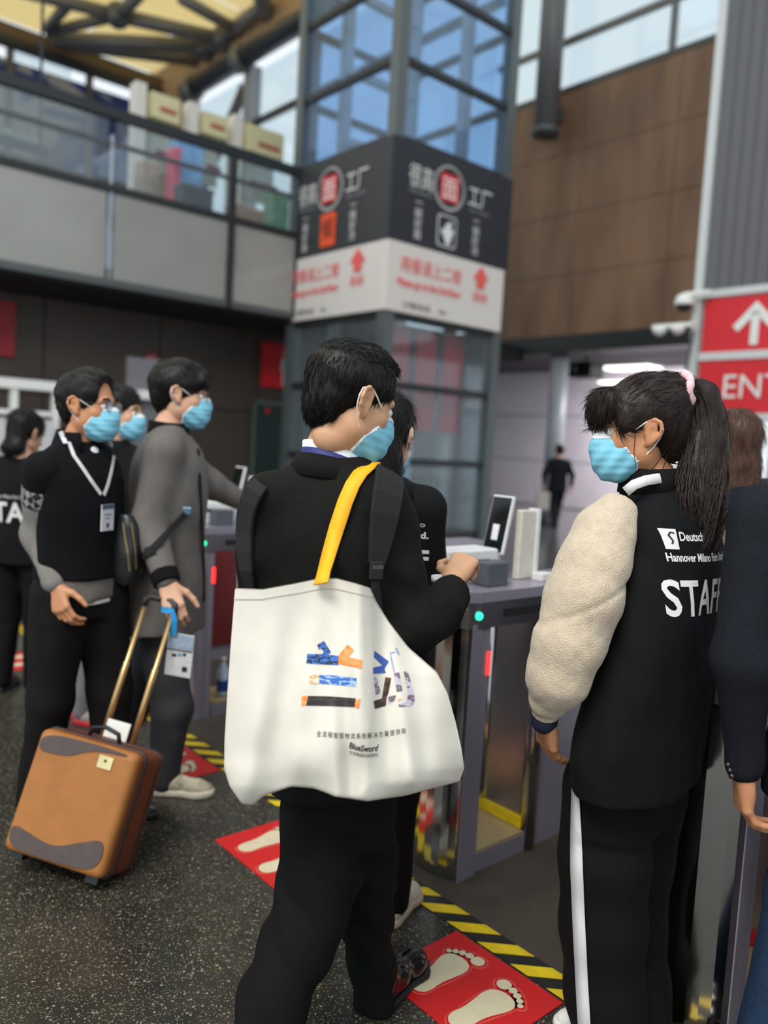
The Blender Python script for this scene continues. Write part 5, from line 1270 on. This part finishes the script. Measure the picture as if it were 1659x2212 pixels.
MB().tube(ring, [.0105 + .002 * math.sin(i * 2.1) for i in range(25)], 8, False).build('hair_tie', sc_m, wom, True)
for a in (-.5, .4): MB().bar(sc0 - ee * .040, sc0 - ee * .062 + dr * a * .04, .018, .010).build('hair_tie_bow', sc_m, wom, bevel=.003)
lv, lf = locks(np.array([xf(Hw, [(-.064, .03, .03), (-.072, .034, -.01), (-.07, .036, -.05), (-.072, .03, -.09)]), xf(Hw, [(-.06, -.05, -.04), (-.055, -.03, -.075), (-.05, -.005, -.105), (-.045, .012, -.125)]), xf(Hw, [(-.058, -.055, -.05), (-.05, -.045, -.09), (-.05, -.03, -.12), (-.045, -.015, -.14)])]), np.array([.0012, .0011, .0009, .0005]), 4); mesh_obj('loose_strands', lv, lf, M_HAIRB, wom, True)
put_mask(wom, Hw)
# print on the vest back
fw = np.array([math.sin(math.radians(wy)), math.cos(math.radians(wy)), 0]); rt = np.array([math.cos(math.radians(wy)), -math.sin(math.radians(wy)), 0])
def back_text(par, nm, s, px, py, size, width, bv_, Y0, rt, fw, m, bold=0.0, slope=0.0):
    o0, _ = on(px, py, Y0, bv_); V, Fc = text_mesh(s, size, 'LEFT', 0, bold, maxlen=size * .5)
    if width: V[:, 0] = (V[:, 0] - V[:, 0].min()) * width / (V[:, 0].max() - V[:, 0].min())
    W3, F3 = wrap(V, Fc, o0, rt, ZV + rt * slope, fw, bv_); return mesh_obj(nm, W3, F3, m, par)
back_text(wom, 'print_staff', 'STAFF', 1441, 1330, .112, .19, bvw, 1.95, rt, fw, M_PRINT, .002)
back_text(wom, 'print_line', 'Hannover Milano Fairs Shanghai Ltd.', 1443, 1212, .026, .215, bvw, 1.95, rt, fw, M_PRINT, .0006)
back_text(wom, 'print_line', 'Deutsche Messe', 1470, 1168, .028, .12, bvw, 1.95, rt, fw, M_PRINT, .0006)
o0, _ = on(1440, 1186, 1.95, bvw); sq = np.array([(x, y, 0) for y in np.linspace(0, .045, 5) for x in np.linspace(0, .024, 5)]); sf_ = [[i * 5 + j, i * 5 + j + 1, i * 5 + j + 6, i * 5 + j + 5] for i in range(4) for j in range(4)]
W3, F3 = wrap(sq, sf_, o0, rt, ZV, fw, bvw); mesh_obj('print_logo_square', W3, F3, M_PRINT, wom)
lg = MB().tube([(.019, .036, 0), (.013, .038, 0), (.009, .031, 0), (.012, .024, 0), (.014, .018, 0), (.011, .012, 0)], .0016, 4); W3, F3 = wrap(np.array(lg.V), lg.F, o0, rt, ZV, fw, bvw, .003); mesh_obj('print_logo_head', W3, F3, M_INK, wom)

# ------------------------------------------------------------------ a plainer builder for people further off
def plain(label, base, H, yaw, top, bottom, skin, hair, hair_m, hyaw=0, hpitch=0, joints=None, long=0, mask=False, vox=.012, shoes=None, sole=None, hem=.80, hem_w=.19, sleeve=None, rad=1.0, dep=1.0, wj=None, glasses=False, bald=0.0, legr=1.0, trouser_top=1.0):
    par = person(label, [base, base]); sc = H / 1.70; Mx = frame(np.array([base[0], base[1], 0.0]), yaw, 0, 0, sc)
    J = dict(shL=(-.165, -.01, 1.355), elL=(-.215, -.03, 1.10), wrL=(-.21, .06, .86), shR=(.165, -.01, 1.355), elR=(.215, -.03, 1.10), wrR=(.21, .06, .86), hipL=(-.085, 0, .88), knL=(-.095, .03, .48), anL=(-.1, -.01, .09), hipR=(.085, 0, .88), knR=(.095, .03, .48), anR=(.1, -.01, .09))
    if joints: J.update(joints)
    if wj:
        Mi = np.array(Mx.inverted())
        for k_, v in wj.items(): J[k_] = tuple(Mi[:3, :3] @ np.asarray(v) + Mi[:3, 3])
    W = {k_: xf(Mx, [v])[0] for k_, v in J.items()}
    Mh = frame(xf(Mx, [(0, .025, 1.578)])[0], yaw + hyaw, hpitch, 0, sc)
    core = body_core(*[xf(Mx, [q])[0] for q in ((0, 0, .93), (0, 0, 1.25), (0, -.015, 1.42))], (W['shL'], W['shR']), (W['elL'], W['elR']), (W['wrL'], W['wrR']), (W['hipL'], W['hipR']), (W['knL'], W['knR']), (W['anL'], W['anR']))
    hands = []
    for s, L in (('L', True), ('R', False)):
        d = W['wr' + s] - W['el' + s]; d = nrm(d) + np.array([0, 0, -.2]); side = xf(Mx, [(-1 if L else 1, 0, 0)])[0] - xf(Mx, [(0, 0, 0)])[0]
        hands.append(hand_mesh(W['wr' + s], d, side, L, curl=(28, 35, 22), scale=sc, vox=.0045 if vox > .01 else .0034))
    make_body(par, Mh, sc, core, hands, skin, xf(Mx, [(0, -.02, 1.425)])[0])
    put_eyes(par, Mh)
    f = Field(); r = rad
    e = r * dep; f.loft([(hem, 0, 0, hem_w * r, .125 * e), (.951, 0, 0, .178 * r, .12 * e), (1.06, 0, 0, .172 * r, .118 * e), (1.2, 0, 0, .185 * r, .122 * e), (1.32, 0, -.005, .185 * r, .112 * e), (1.385, 0, -.01, .14 * r, .092 * e), (1.42, 0, -.015, .09, .078), (1.45, 0, -.015, .072, .07)], 0, 0)
    fs = Field() if sleeve is not None else f
    for s in 'LR':
        f.cone(((-.08 if s == 'L' else .08), -.01, 1.375), J['sh' + s], .07 * r, .06 * r, .03)
        fs.chain([J['sh' + s], J['el' + s], tuple(np.array(J['el' + s]) * .08 + np.array(J['wr' + s]) * .92)], [.066 * r, .056 * r, .042 * r], .03)
    f.folds(.004, 26, int(H * 100), (1, 1, .6)); tp_ = field_obj('jacket', f, vox * .85, top, par, 1, Mx)
    if sleeve is not None: fs.folds(.003, 40, 3); field_obj('sleeves', fs, vox * .85, sleeve, par, 1, Mx)
    f = Field(); f.loft([(.80, 0, 0, .168, .115), (.9, 0, 0, .17, .115), (1.0, 0, 0, .155, .105)], 0, 0)
    for s in 'LR':
        a = np.array(J['an' + s]); f.chain([J['hip' + s], J['kn' + s], tuple(a - (0, 0, .02))], [.094 * legr, .074 * legr, .058 * legr], .03)
    f.folds(.004, 28, 7, (1, 1, .5)); field_obj('trousers', f, vox * .9, bottom, par, 1, Mx)
    for s in 'LR':
        hp_ = xf(Mx, [(J['an' + s][0], J['an' + s][1] - .05, 0)])[0]; hp_[2] = max(0, W['an' + s][2] - .1); shoe(par, hp_, yaw + (-8 if s == 'L' else 8), .26 * sc, shoes or M_LEATH, sole or M_DARK, 'shoe')
    if hair == 'short': f = short_hair(.012 if not bald else 0, bald, .006)
    else:
        f = Field(); f.ell((0, -.018, .052), (.09, .112, .097), 0).ell((0, -.06, -.02), (.074, .06, .09), .03)
        f.ell((0, -.06, -.1), (.085, .055, .06 + long), .03); f.ell((0, .125, -.035), (.085, .085, .09), .01, 's'); f.folds(.003, 70, 9, (1, 1, .2))
    V, Q = f.mesh(.0055, 1); ho = mesh_obj('hair', V, Q, hair_m, par, True, Mh)
    if vox < .013:
        sv, sf = strands(V, Q, hair_flow if hair == 'short' else (lambda p: np.tile(np.array([0, -.1, -1.0]), (len(p), 1))), 1200, .03 if hair == 'short' else .07, .0014, 4, None, .15); mesh_obj('hair_strands', sv, sf, hair_m, None, True).parent = ho
    if mask: put_mask(par, Mh)
    if glasses: put_glasses(par, Mh)
    return par, Mx, Mh, tp_, W
def bvh_m(o, Mx):
    V = [Mx @ v.co for v in o.data.vertices]; return BVHTree.FromPolygons(V, [tuple(p.vertices) for p in o.data.polygons])

# staff worker in black hooded jacket, hidden behind the man with the tote
Mblack = mat('black hooded jacket cloth', (15, 15, 17), .85, var=.1, vscale=50, bump=.2, bscale=800, spec=.2)
Mshoe = mat('off white sneaker leather', (206, 196, 180), .6, var=.1, vscale=30); Msole = mat('cream rubber sole', (196, 180, 150), .7)
bp_ = (FL(885, 2005) + FL(735, 2055)) / 2
par, Mx, Mh, tp_, W = plain('staff worker in black hooded jacket and white sneakers beside turnstile gate', (bp_[0] - .062, bp_[1] + .07), 1.62, 14, Mblack, M_TRACK, M_SKIN2, 'long', M_HAIR, hyaw=10, long=.06, mask=True, vox=.0105, shoes=Mshoe, sole=Msole, hem_w=.18, rad=.96, joints=dict(shR=(.145, -.01, 1.365), elR=(.165, .02, 1.12), wrR=(.12, .22, 1.0), anL=(-.12, -.06, .09), anR=(.10, .06, .09)))
f = Field(); f.ell((0, -.085, 1.41), (.12, .06, .065), 0).ell((0, -.03, 1.43), (.11, .09, .04), .03); f.folds(.004, 50, 3); field_obj('hood', f, .009, Mblack, par, 1, Mx)
bvs = bvh_m(tp_, Mx); fw = np.array(Mx.col[1][:3]); fw = nrm(fw); rt = nrm(np.array(Mx.col[0][:3]))
def back_print(par, s, x, z, size, width, Mx, bv_, fw, rt, bold=0.0):
    V, Fc = text_mesh(s, size, 'LEFT', 0, bold, maxlen=size * .6); V[:, 0] = (V[:, 0] - V[:, 0].min()) * width / (V[:, 0].max() - V[:, 0].min())
    W3, F3 = wrap(V, Fc, xf(Mx, [(x, -.1, z)])[0], rt, ZV, fw, bv_, .002); return mesh_obj('print_line', W3, F3, M_PRINT, par)
back_print(par, 'Hannover Milano', -.085, 1.318, .020, .235, Mx, bvs, fw, rt); back_print(par, 'Fairs Shanghai Ltd.', -.085, 1.283, .026, .245, Mx, bvs, fw, rt, .0008); back_print(par, 'STAFF', -.10, 1.195, .07, .262, Mx, bvs, fw, rt, .002)

# far left staff worker
par, Mx, Mh, tp_, W = plain('staff worker in black jacket with white STAFF print by the check-in booth', P(40, 1500, 4.4)[:2], 1.54, 8, Mblack, M_TRACK, M_SKIN2, 'long', M_HAIR, hyaw=20, hpitch=18, long=.0, vox=.0125, rad=1.05)
bvs = bvh_m(tp_, Mx); fw = nrm(np.array(Mx.col[1][:3])); rt = nrm(np.array(Mx.col[0][:3]))
back_print(par, 'STAFF', -.175, 1.06, .15, .36, Mx, bvs, fw, rt, .003); back_print(par, 'Hannover Milano Fairs Shanghai Ltd.', -.13, 1.20, .026, .27, Mx, bvs, fw, rt)
# woman behind the checked sleeve man
Mgrl = mat('grey leggings', (118, 116, 118), .8, var=.08); Mredsole = mat('red rubber sole', (170, 32, 34), .6); Mgsh = mat('grey mesh sneaker', (150, 142, 140), .8, var=.2, vscale=40)
par, Mx, Mh, tp_, W = plain('woman with long black hair, mask and red strap behind the checked sleeve man', P(232, 1565, 3.95)[:2], 1.68, 100, mat('black down coat', (20, 19, 21), .6, spec=.3), Mgrl, M_SKIN2, 'long', M_HAIR, long=.08, mask=True, vox=.0125, shoes=Mgsh, sole=Mredsole, hem=.78, wj=dict(knR=P(205, 1410, 3.92), anR=P(182, 1522, 3.98), knL=P(240, 1410, 4.02), anL=P(232, 1515, 4.08)))
bvs = bvh_m(tp_, Mx)
strap([(236, 930), (238, 960), (240, 1000), (242, 1030)], .02, .002, 'lanyard', M_STRIPE, par, bvs, 3.7); strap([(247, 985), (252, 1020), (258, 1060), (262, 1095)], .016, .003, 'red_strap', M_RED, par, bvs, 3.7)
# brown haired woman behind the ponytail
par, Mx, Mh, tp_, W = plain('chestnut haired woman in dark coat behind the ponytailed staff woman', P(1500, 1900, 2.95)[:2], 1.66, 5, mat('dark navy coat', (24, 26, 38), .8, spec=.2), M_TRACK, M_SKIN2, 'long', M_HAIRL, hyaw=-8, long=.07, vox=.0125)
q = xf(Mh, [(.085, -.075, -.12)])[0]; MB().obox(q, (.02, 0, .004), (0, .012, 0), (-.003, 0, .014)).build('hair_clip', M_PLASTIC, par, bevel=.003)
# far walker in a dark suit
par, Mx, Mh, tp_, W = plain('far man in dark suit walking away across the shiny passage floor', FL(1197, 1146)[:2], 1.68, 3, mat('far dark suit', (24, 25, 30), .8, spec=.2), mat('far dark trousers', (22, 22, 26), .8, spec=.2), M_SKIN2, 'short', M_HAIR, vox=.018, joints=dict(wrL=(-.27, -.02, .9), elL=(-.27, -.06, 1.12), wrR=(.27, .02, .9), elR=(.27, -.02, 1.12), anL=(-.03, -.18, .14), knL=(-.06, .0, .5), anR=(.04, .2, .09), knR=(.06, .12, .5)))
c = W['wrL'] + np.array([0, 0, -.32]); t = empty('carrier_bag', c - ZV * .18, 'pale carrier bag in the hand of the far walking man', 'bag')
MB().obox(c, (.13, 0, 0), (0, .05, 0), ZV * .18).build('bag_body', mat('pale carrier', (190, 186, 176), .7), t, bevel=.02); MB().tube([c + ZV * .17 - np.array([.06, 0, 0]), W['wrL'] - ZV * .07, c + ZV * .17 + np.array([.06, 0, 0])], .006, 6).build('handle', MATS['pale carrier'], t)
# navy suit man at the right edge
Mnavy = mat('navy suit wool', (23, 26, 33), .85, var=.18, vscale=90, bump=.35, bscale=700, spec=.2)
par, Mx, Mh, tp_, W = plain('man in dark navy suit with blue jeans standing by the polished gate', (1.10, 1.78), 1.69, 4, Mnavy, mat('blue denim', (30, 48, 72), .8, var=.15, vscale=60, spec=.2), M_SKIN3, 'short', M_HAIR, vox=.0095, hem=.74, joints=dict(shL=(-.265, -.01, 1.375), elL=(-.30, -.06, 1.06), wrL=(-.262, -.03, .80), hipL=(-.05, 0, .88), knL=(-.07, .05, .48), anL=(-.17, -.02, .09)), rad=1.06)
bvs = bvh_m(tp_, Mx)
for i, (x, y) in enumerate(((1573, 1652), (1577, 1664), (1581, 1676))):
    q, n_ = on(x, y, 1.7, bvs, 0); MB().ball(q, .0075, 10, 6).build('cuff_button', mat('glossy black button', (26, 26, 28), .1, spec=.8), par, True)
# ------------------------------------------------------------------ man in black vest with checked sleeve tops
Mvest2 = mat('black knit vest', (16, 16, 18), .9, var=.1, vscale=60, bump=.3, bscale=700, spec=.15); Mgrey = mat('grey marl sleeve', (128, 124, 120), .9, var=.1, vscale=90, bump=.3, bscale=700, spec=.15)
Mdkj = mat('black brown trousers', (24, 22, 22), .85, var=.1, spec=.15)
yv = 112; bV = P(155, 1780, 3.0)[:2]
parV, MxV, MhV, tpV, WV = plain('man in black vest with grey sleeves, checked bands, spectacles and white badge', bV, 1.68, yv, Mvest2, Mdkj, M_SKIN3, 'short', M_HAIR, hyaw=-12, hpitch=0, mask=True, vox=.0095, hem=.945, hem_w=.18, sleeve=Mgrey, glasses=True, bald=.065, rad=1.04, dep=1.08, legr=1.12,
    wj=dict(elR=P(84, 1155, 2.92), wrR=P(120, 1268, 2.84)), joints=dict(shL=(-.13, -.02, 1.335), elL=(-.15, -.09, 1.1), wrL=(-.12, .0, .9), shR=(.160, -.02, 1.335), hipL=(-.085, .03, .88), knL=(-.1, .08, .48), anL=(-.1, .10, .1), knR=(.1, -.03, .48), anR=(.1, -.09, .1)))
f = Field(); f.loft([(.862, 0, 0, .183, .135), (.95, 0, 0, .182, .13), (.99, 0, 0, .17, .12)], 0, 0); f.folds(.003, 40, 3); field_obj('grey_hem', f, .01, mat('warm grey hem', (112, 104, 98), .9), parV, 1, MxV)
f = Field(); f.loft([(.85, 0, 0, .178, .130), (.868, 0, 0, .178, .13)], 0, 0); field_obj('white_hem', f, .007, M_SHIRT, parV, 1, MxV)
def checker():
    m = mat('checked knit band', (40, 40, 42), .9, var=0); n = m.node_tree.nodes; l = m.node_tree.links; b = n['Principled BSDF']
    tc = n.new('ShaderNodeTexCoord'); mp = n.new('ShaderNodeMapping'); mp.inputs['Rotation'].default_value = (0, .5, .6); ck = n.new('ShaderNodeTexChecker'); ck.inputs['Scale'].default_value = 46; ck.inputs[1].default_value = lin((24, 24, 26)); ck.inputs[2].default_value = lin((138, 136, 134))
    l.new(tc.outputs['Object'], mp.inputs[0]); l.new(mp.outputs[0], ck.inputs[0]); l.new(ck.outputs[0], b.inputs['Base Color']); return m
for s in 'LR':
    a, b = np.array(WV['sh' + s]), np.array(WV['el' + s]); d = b - a
    nk_ = xf(MxV, [(0, -.015, 1.40)])[0]; f = Field(); f.cone(a + (nk_ - a) * .55, a, .05, .066, .02); f.cone(a, a + d * .26, .0695, .0705, .03); f.plane(a + d * .26, d); field_obj('black_sleeve_top', f, .008, Mvest2, parV)
    f = Field(); f.cone(a + d * .22, a + d * .52, .070, .068, .01); f.plane(a + d * .52, d); f.plane(a + d * .24, -d); field_obj('checked_band', f, .007, checker(), parV)
collar(parV, 'polo_collar', Mvest2, xf(MxV, [(0, -.018, 1.445)])[0], .066, .064, yv, -.035, .035, .007, (0, -.1), .03, 1.3, .01)
f = Field(); f.ell((0, .045, 1.395), (.04, .032, .045), 0); field_obj('undershirt', f, .008, M_SHIRT, parV, 1, MxV)
bvV = bvh_m(tpV, MxV)
for path in (((148, 955), (160, 985), (178, 1010), (198, 1040), (218, 1068)), ((246, 985), (240, 1020), (232, 1050), (224, 1070))):
    strap(path, .014, .002, 'lanyard', M_STRIPE, parV, bvV, 2.85, .004)
strap(((131, 932), (136, 945), (142, 958)), .016, .002, 'lanyard', M_STRIPE, parV, bvV, 2.93, .02)
q, n_ = on(232, 1118, 2.85, bvV, .012); ex = nrm(np.cross(ZV, n_)); ey = nrm(np.cross(n_, ex))
bd = MB().obox(q, ex * .034, ey * .048, n_ * .002).build('badge', mat('white badge card', (214, 214, 218), .5, var=.05, vscale=60), parV)
MB().obox(q + n_ * .003 + ey * .04, ex * .034, ey * .008, n_ * .001).build('badge_strip', mat('slate badge strip', (70, 76, 110), .5), parV)
for k_, (w_, h_, z_) in enumerate(((.02, .003, .012), (.014, .002, -.002), (.006, .008, -.028))): MB().obox(q + n_ * .003 + ey * z_, ex * w_, ey * h_, n_ * .0008).build('badge_print', M_DARK if k_ == 2 else mat('grey print line', (130, 130, 136), .6), parV)

# ------------------------------------------------------------------ man in long grey jacket with the suitcase
Mgj = mat('grey long jacket cloth', (104, 99, 95), .75, var=.08, vscale=20, bump=.25, bscale=600, spec=.3); Mrib = mat('black rib knit', (18, 18, 19), .9, bump=.6, bscale=300, spec=.15)
Mjean = mat('washed black jeans', (58, 58, 62), .85, var=.3, vscale=7, spec=.2); Mcamo = mat('camouflage sneaker', (178, 168, 146), .7, var=.45, vscale=22)
yg = 80; bG = P(345, 1690, 3.30)[:2]
parG, MxG, MhG, tpG, WG = plain('man in long grey jacket with black collar pulling the brown suitcase', bG, 1.76, yg, Mgj, Mjean, M_SKIN2, 'short', M_HAIR, hyaw=0, hpitch=2, mask=True, vox=.0095, hem=.655, hem_w=.19, glasses=True, rad=1.03, dep=1.22, shoes=Mcamo, sole=mat('cream outsole', (206, 198, 178), .7),
    wj=dict(elR=P(318, 1130, 3.10), wrR=P(362, 1262, 2.98), elL=P(455, 1045, 3.5), wrL=P(535, 1090, 3.62), hipR=P(350, 1370, 3.26), knR=P(372, 1530, 3.24), anR=P(352, 1672, 3.24), hipL=P(335, 1370, 3.36), knL=P(300, 1500, 3.40), anL=P(235, 1625, 3.46)))
collar(parG, 'rib_collar', Mrib, xf(MxG, [(0, -.012, 1.44)])[0], .070, .068, yg, -.03, .03, .008, (0, -.12), .014, .5, .008)
a, b = np.array(WG['elR']), np.array(WG['wrR']); d = b - a; f = Field(); f.cone(a + d * .80, a + d * .99, .054, .051, .01); f.plane(a + d * .99, d); f.plane(a + d * .8, -d); field_obj('rib_cuff', f, .007, Mrib, parG)
bvG = bvh_m(tpG, MxG)
strap(((428, 970), (432, 1050), (436, 1130), (440, 1220), (440, 1300)), .02, .003, 'jacket_placket', Mrib, parG, bvG, 3.2, .012)
sl = empty('sling_bag', P(272, 1262, 3.02), 'black leather sling bag hanging behind the grey jacket man', 'sling bag')
c = P(273, 1187, 3.03); f = Field(); f.loft([(c[2] - .135, c[0] - .005, c[1], .045, .035), (c[2] - .10, c[0], c[1], .063, .045), (c[2], c[0], c[1], .065, .048), (c[2] + .09, c[0], c[1], .05, .04), (c[2] + .135, c[0] - .005, c[1], .026, .022)], .15, 0, pw=2.6); f.folds(.003, 40, 5)
sb_ = field_obj('bag_body', f, .007, mat('black soft leather', (24, 25, 29), .35, spec=.5, var=.15, vscale=30), sl); bvb = bvh_of(sb_)
strap(((266, 1130), (270, 1160), (276, 1195), (280, 1235)), .006, .002, 'zip', mat('brass zip', (150, 132, 90), .4, metal=.8), sl, bvb, 3.0); strap(((284, 1130), (288, 1160), (293, 1195), (294, 1230)), .006, .002, 'zip', MATS['brass zip'], sl, bvb, 3.0)
strap(((300, 1215), (312, 1200), (324, 1190), (345, 1170), (372, 1140), (400, 1110)), .026, .004, 'strap', M_WEB, sl, bvG, 3.1, .012); q, n_ = on(404, 1104, 3.15, bvG, .01); MB().obox(q, (.02, 0, 0), ZV * .016, (0, .006, 0)).build('buckle', mat('steel blue buckle', (92, 112, 128), .25, metal=.7), sl, bevel=.004)
q, n_ = on(324, 1190, 3.1, bvG, .01); MB().obox(q, (.016, 0, .008), (-.008, 0, .016), (0, .005, 0)).build('buckle', M_PLASTIC, sl, bevel=.003)

# ------------------------------------------------------------------ brown suitcase on wheels
wl0, wr0 = FL(30, 1885), FL(230, 1920); B0 = (wl0 + wr0) / 2; sx = nrm(wr0 - wl0); top = P(353, 1313, 2.94) - np.array([.02, .10, -.07]); wz = top - B0; Lh = np.linalg.norm(wz); wz = nrm(wz); sx = nrm(sx - wz * (wz @ sx)); ny = -np.cross(sx, wz)
MS = Matrix.Identity(4)
for i in range(3): MS[i][0], MS[i][1], MS[i][2], MS[i][3] = sx[i], ny[i], wz[i], B0[i] + ny[i] * .05 - sx[i] * .015
cs = empty('suitcase', B0, 'brown fabric suitcase with gold trolley rods tilted on its wheels', 'suitcase')
Mbr = mat('tan brown nylon', (166, 108, 54), .55, var=.08, vscale=12, bump=.25, bscale=600, spec=.4); Mbrd = mat('russet nylon side', (122, 66, 40), .6, var=.08, vscale=12, spec=.3); Mslt = mat('slate brown panel', (84, 72, 70), .5, spec=.4); Mgold = mat('champagne aluminium', (214, 178, 122), .3, metal=.8)
def rbox(f, c, h, r):
    c = np.array(c); h = np.array(h)
    def fn(X, Y, Z):
        qx, qy, qz = np.abs(X - c[0]) - h[0] + r, np.abs(Y - c[1]) - h[1] + r, np.abs(Z - c[2]) - h[2] + r
        return np.sqrt(np.maximum(qx, 0) ** 2 + np.maximum(qy, 0) ** 2 + np.maximum(qz, 0) ** 2) + np.minimum(np.maximum(qx, np.maximum(qy, qz)), 0) - r
    return f._add(fn, c - h, c + h, 0, 'u')
HW, Z0, Z1 = .19, .05, .455
f = rbox(Field(), (0, 0, (Z0 + Z1) / 2), (HW, .105, (Z1 - Z0) / 2), .035); V, Q = f.mesh(.007, 1); mesh_obj('shell', V, Q, Mbrd, cs, True, MS)
f = rbox(Field(), (0, -.09, (Z0 + Z1) / 2), (HW - .004, .03, (Z1 - Z0) / 2 - .004), .026); V, Q = f.mesh(.006, 1); fp = mesh_obj('front_panel', V, Q, Mbr, cs, True, MS)
def rr(h, z0, z1, r, y, n=8):
    pts = []
    for cx, cz, a0 in ((h - r, z1 - r, 0), (-h + r, z1 - r, 90), (-h + r, z0 + r, 180), (h - r, z0 + r, 270)):
        for k in range(n): a = math.radians(a0 + 90 * k / (n - 1)); pts.append((cx + r * math.cos(a), y, cz + r * math.sin(a)))
    return pts + pts[:1]
m_ = MB().tube(rr(HW + .001, Z0, Z1, .036, -.062), .006, 6, False); mesh_obj('piping', m_.V, m_.F, M_DARK, cs, True, MS)
m_ = MB().tube(rr(HW + .001, Z0, Z1, .036, .05), .004, 6, False); mesh_obj('piping', m_.V, m_.F, M_DARK, cs, True, MS)
yf = -.1205
def patch(pts, nm, m, th=.003):
    pts = smoothpoly(pts, 2); o = MB().prism([(x, yf, z) for x, z in pts], (0, -th, 0)); return mesh_obj(nm, o.V, o.F, m, cs, False, MS)
patch([(-.165, .437), (-.172, .38), (-.11, .38), (-.05, .387), (0, .415), (.06, .43), (.14, .435), (.15, .443), (0, .447)], 'upper_patch', Mslt); patch([(-.172, .14), (-.11, .128), (-.03, .110), (.02, .118), (.09, .15), (.155, .175), (.17, .13), (.155, .085), (.1, .07), (-.11, .067), (-.165, .08)], 'lower_patch', Mslt)
o = MB().obox((.08, yf - .002, .40), (.026, 0, 0), (0, .0015, 0), (0, 0, .02)); lt = mesh_obj('label', o.V, o.F, mat('cream label', (214, 202, 150), .5), cs, False, MS)
o = MB().obox((.08, yf - .0045, .405), (.004, 0, 0), (0, .0005, 0), (0, 0, .004)); mesh_obj('label_print', o.V, o.F, M_INK, None).parent = lt
for sx_ in (-1, 1):
    m_ = MB().tube([(sx_ * .058, .075, Z1 - .03), (sx_ * .058, .075, .72), (sx_ * .058, .075, .725), (sx_ * .058, .075, Lh - .03)], [.012, .012, .009, .009], 10); mesh_obj('trolley_rod', m_.V, m_.F, Mgold, cs, True, MS)
    m_ = MB().tube([(sx_ * .15 - .014, .055, .0), (sx_ * .15 + .014, .055, .0)], .03, 16); wmx = MS @ Matrix.Translation((0, 0, .03)); mesh_obj('wheel', m_.V, m_.F, M_DARK, cs, True, Matrix.Translation((0, 0, max(0, 0))) @ wmx)
    o = MB().obox((sx_ * .15, .07, .05), (.022, 0, 0), (0, .035, 0), (0, 0, .03)); mesh_obj('wheel_housing', o.V, o.F, M_DARK, cs, False, MS)
    o = MB().obox((sx_ * .14, -.07, .05), (.022, 0, 0), (0, .02, 0), (0, 0, .018)); mesh_obj('foot', o.V, o.F, M_PLASTIC, cs, False, MS)
m_ = MB().tube([(-.062, .075, Lh - .04), (-.06, .075, Lh - .012), (-.04, .075, Lh), (.04, .075, Lh), (.06, .075, Lh - .012), (.062, .075, Lh - .04)], .014, 10); mesh_obj('grip', m_.V, m_.F, mat('olive black grip', (44, 42, 38), .5), cs, True, MS)
m_ = MB().tube([(-.06, -.02, Z1 - .005), (-.05, -.03, Z1 + .03), (0, -.035, Z1 + .042), (.05, -.03, Z1 + .03), (.06, -.02, Z1 - .005)], .008, 8); mesh_obj('carry_handle', m_.V, m_.F, M_DARK, cs, True, MS)
o = MB().obox((.0, .05, Z1 + .03), (.045, 0, 0), (0, .003, 0), (0, 0, .035)); mesh_obj('paper_tag', o.V, o.F, M_WHITE, cs, False, MS)
# the badge card hanging from the grey jacket man's hand
bc = P(388, 1415, 2.94); t = empty('badge_card', bc, 'white exhibition badge on a bright blue strap hanging from suitcase hand', 'badge')
MB().obox(bc, (.048, .0, -.006), (0, .0015, 0), (.006, 0, .08)).build('card', mat('white card print', (206, 206, 206), .5, var=.08, vscale=50), t)
MB().obox(bc + np.array([.004, -.003, .05]), (.046, 0, -.005), (0, .0008, 0), (.002, 0, .026)).build('card_header', mat('pale blue card header', (150, 166, 186), .5, var=.2, vscale=60), t)
MB().obox(bc + np.array([.0, -.003, .018]), (.046, 0, -.005), (0, .0008, 0), (.0, 0, .002)).build('card_line', M_INK, t)
for k_, (x_, z_, w_) in enumerate(((-.02, .0, .008), (0, .002, .006), (.018, .003, .006), (.02, -.052, .009))): MB().obox(bc + np.array([x_, -.003, z_]), (w_, 0, 0), (0, .0008, 0), (0, 0, .005 if k_ < 3 else .009)).build('card_print', M_DARK if k_ != 1 else mat('teal print', (60, 150, 170), .5), t)
MB().ribbon([P(350, 1316, 2.93), P(372, 1320, 2.92), P(377, 1340, 2.92), P(374, 1372, 2.93)], [(0, -1, 0)] * 4, .022, .003).build('strap', mat('bright blue lanyard', (40, 150, 214), .5), t)
# notice stuck on the gate beyond
q = G(2.2, 3.74, .08); t = empty('water_bottle', q, 'clear water bottle with blue label standing inside the red-lit gate base', 'bottle'); bb = G(2.2, 3.78, .08)
MB().tube([bb, bb + ZV * .02, bb + ZV * .06, bb + ZV * .14, bb + ZV * .17, bb + ZV * .19], [.03, .034, .034, .034, .016, .013], 14).build('bottle_body', mat('pale bottle plastic', (190, 205, 225), .15), t, True)
MB().tube([bb + ZV * .03, bb + ZV * .09], .0348, 14, False).build('bottle_label', mat('blue bottle label', (40, 70, 150), .4), t, True); MB().tube([bb + ZV * .188, bb + ZV * .21], .015, 12).build('bottle_cap', M_WHITE, t, True)
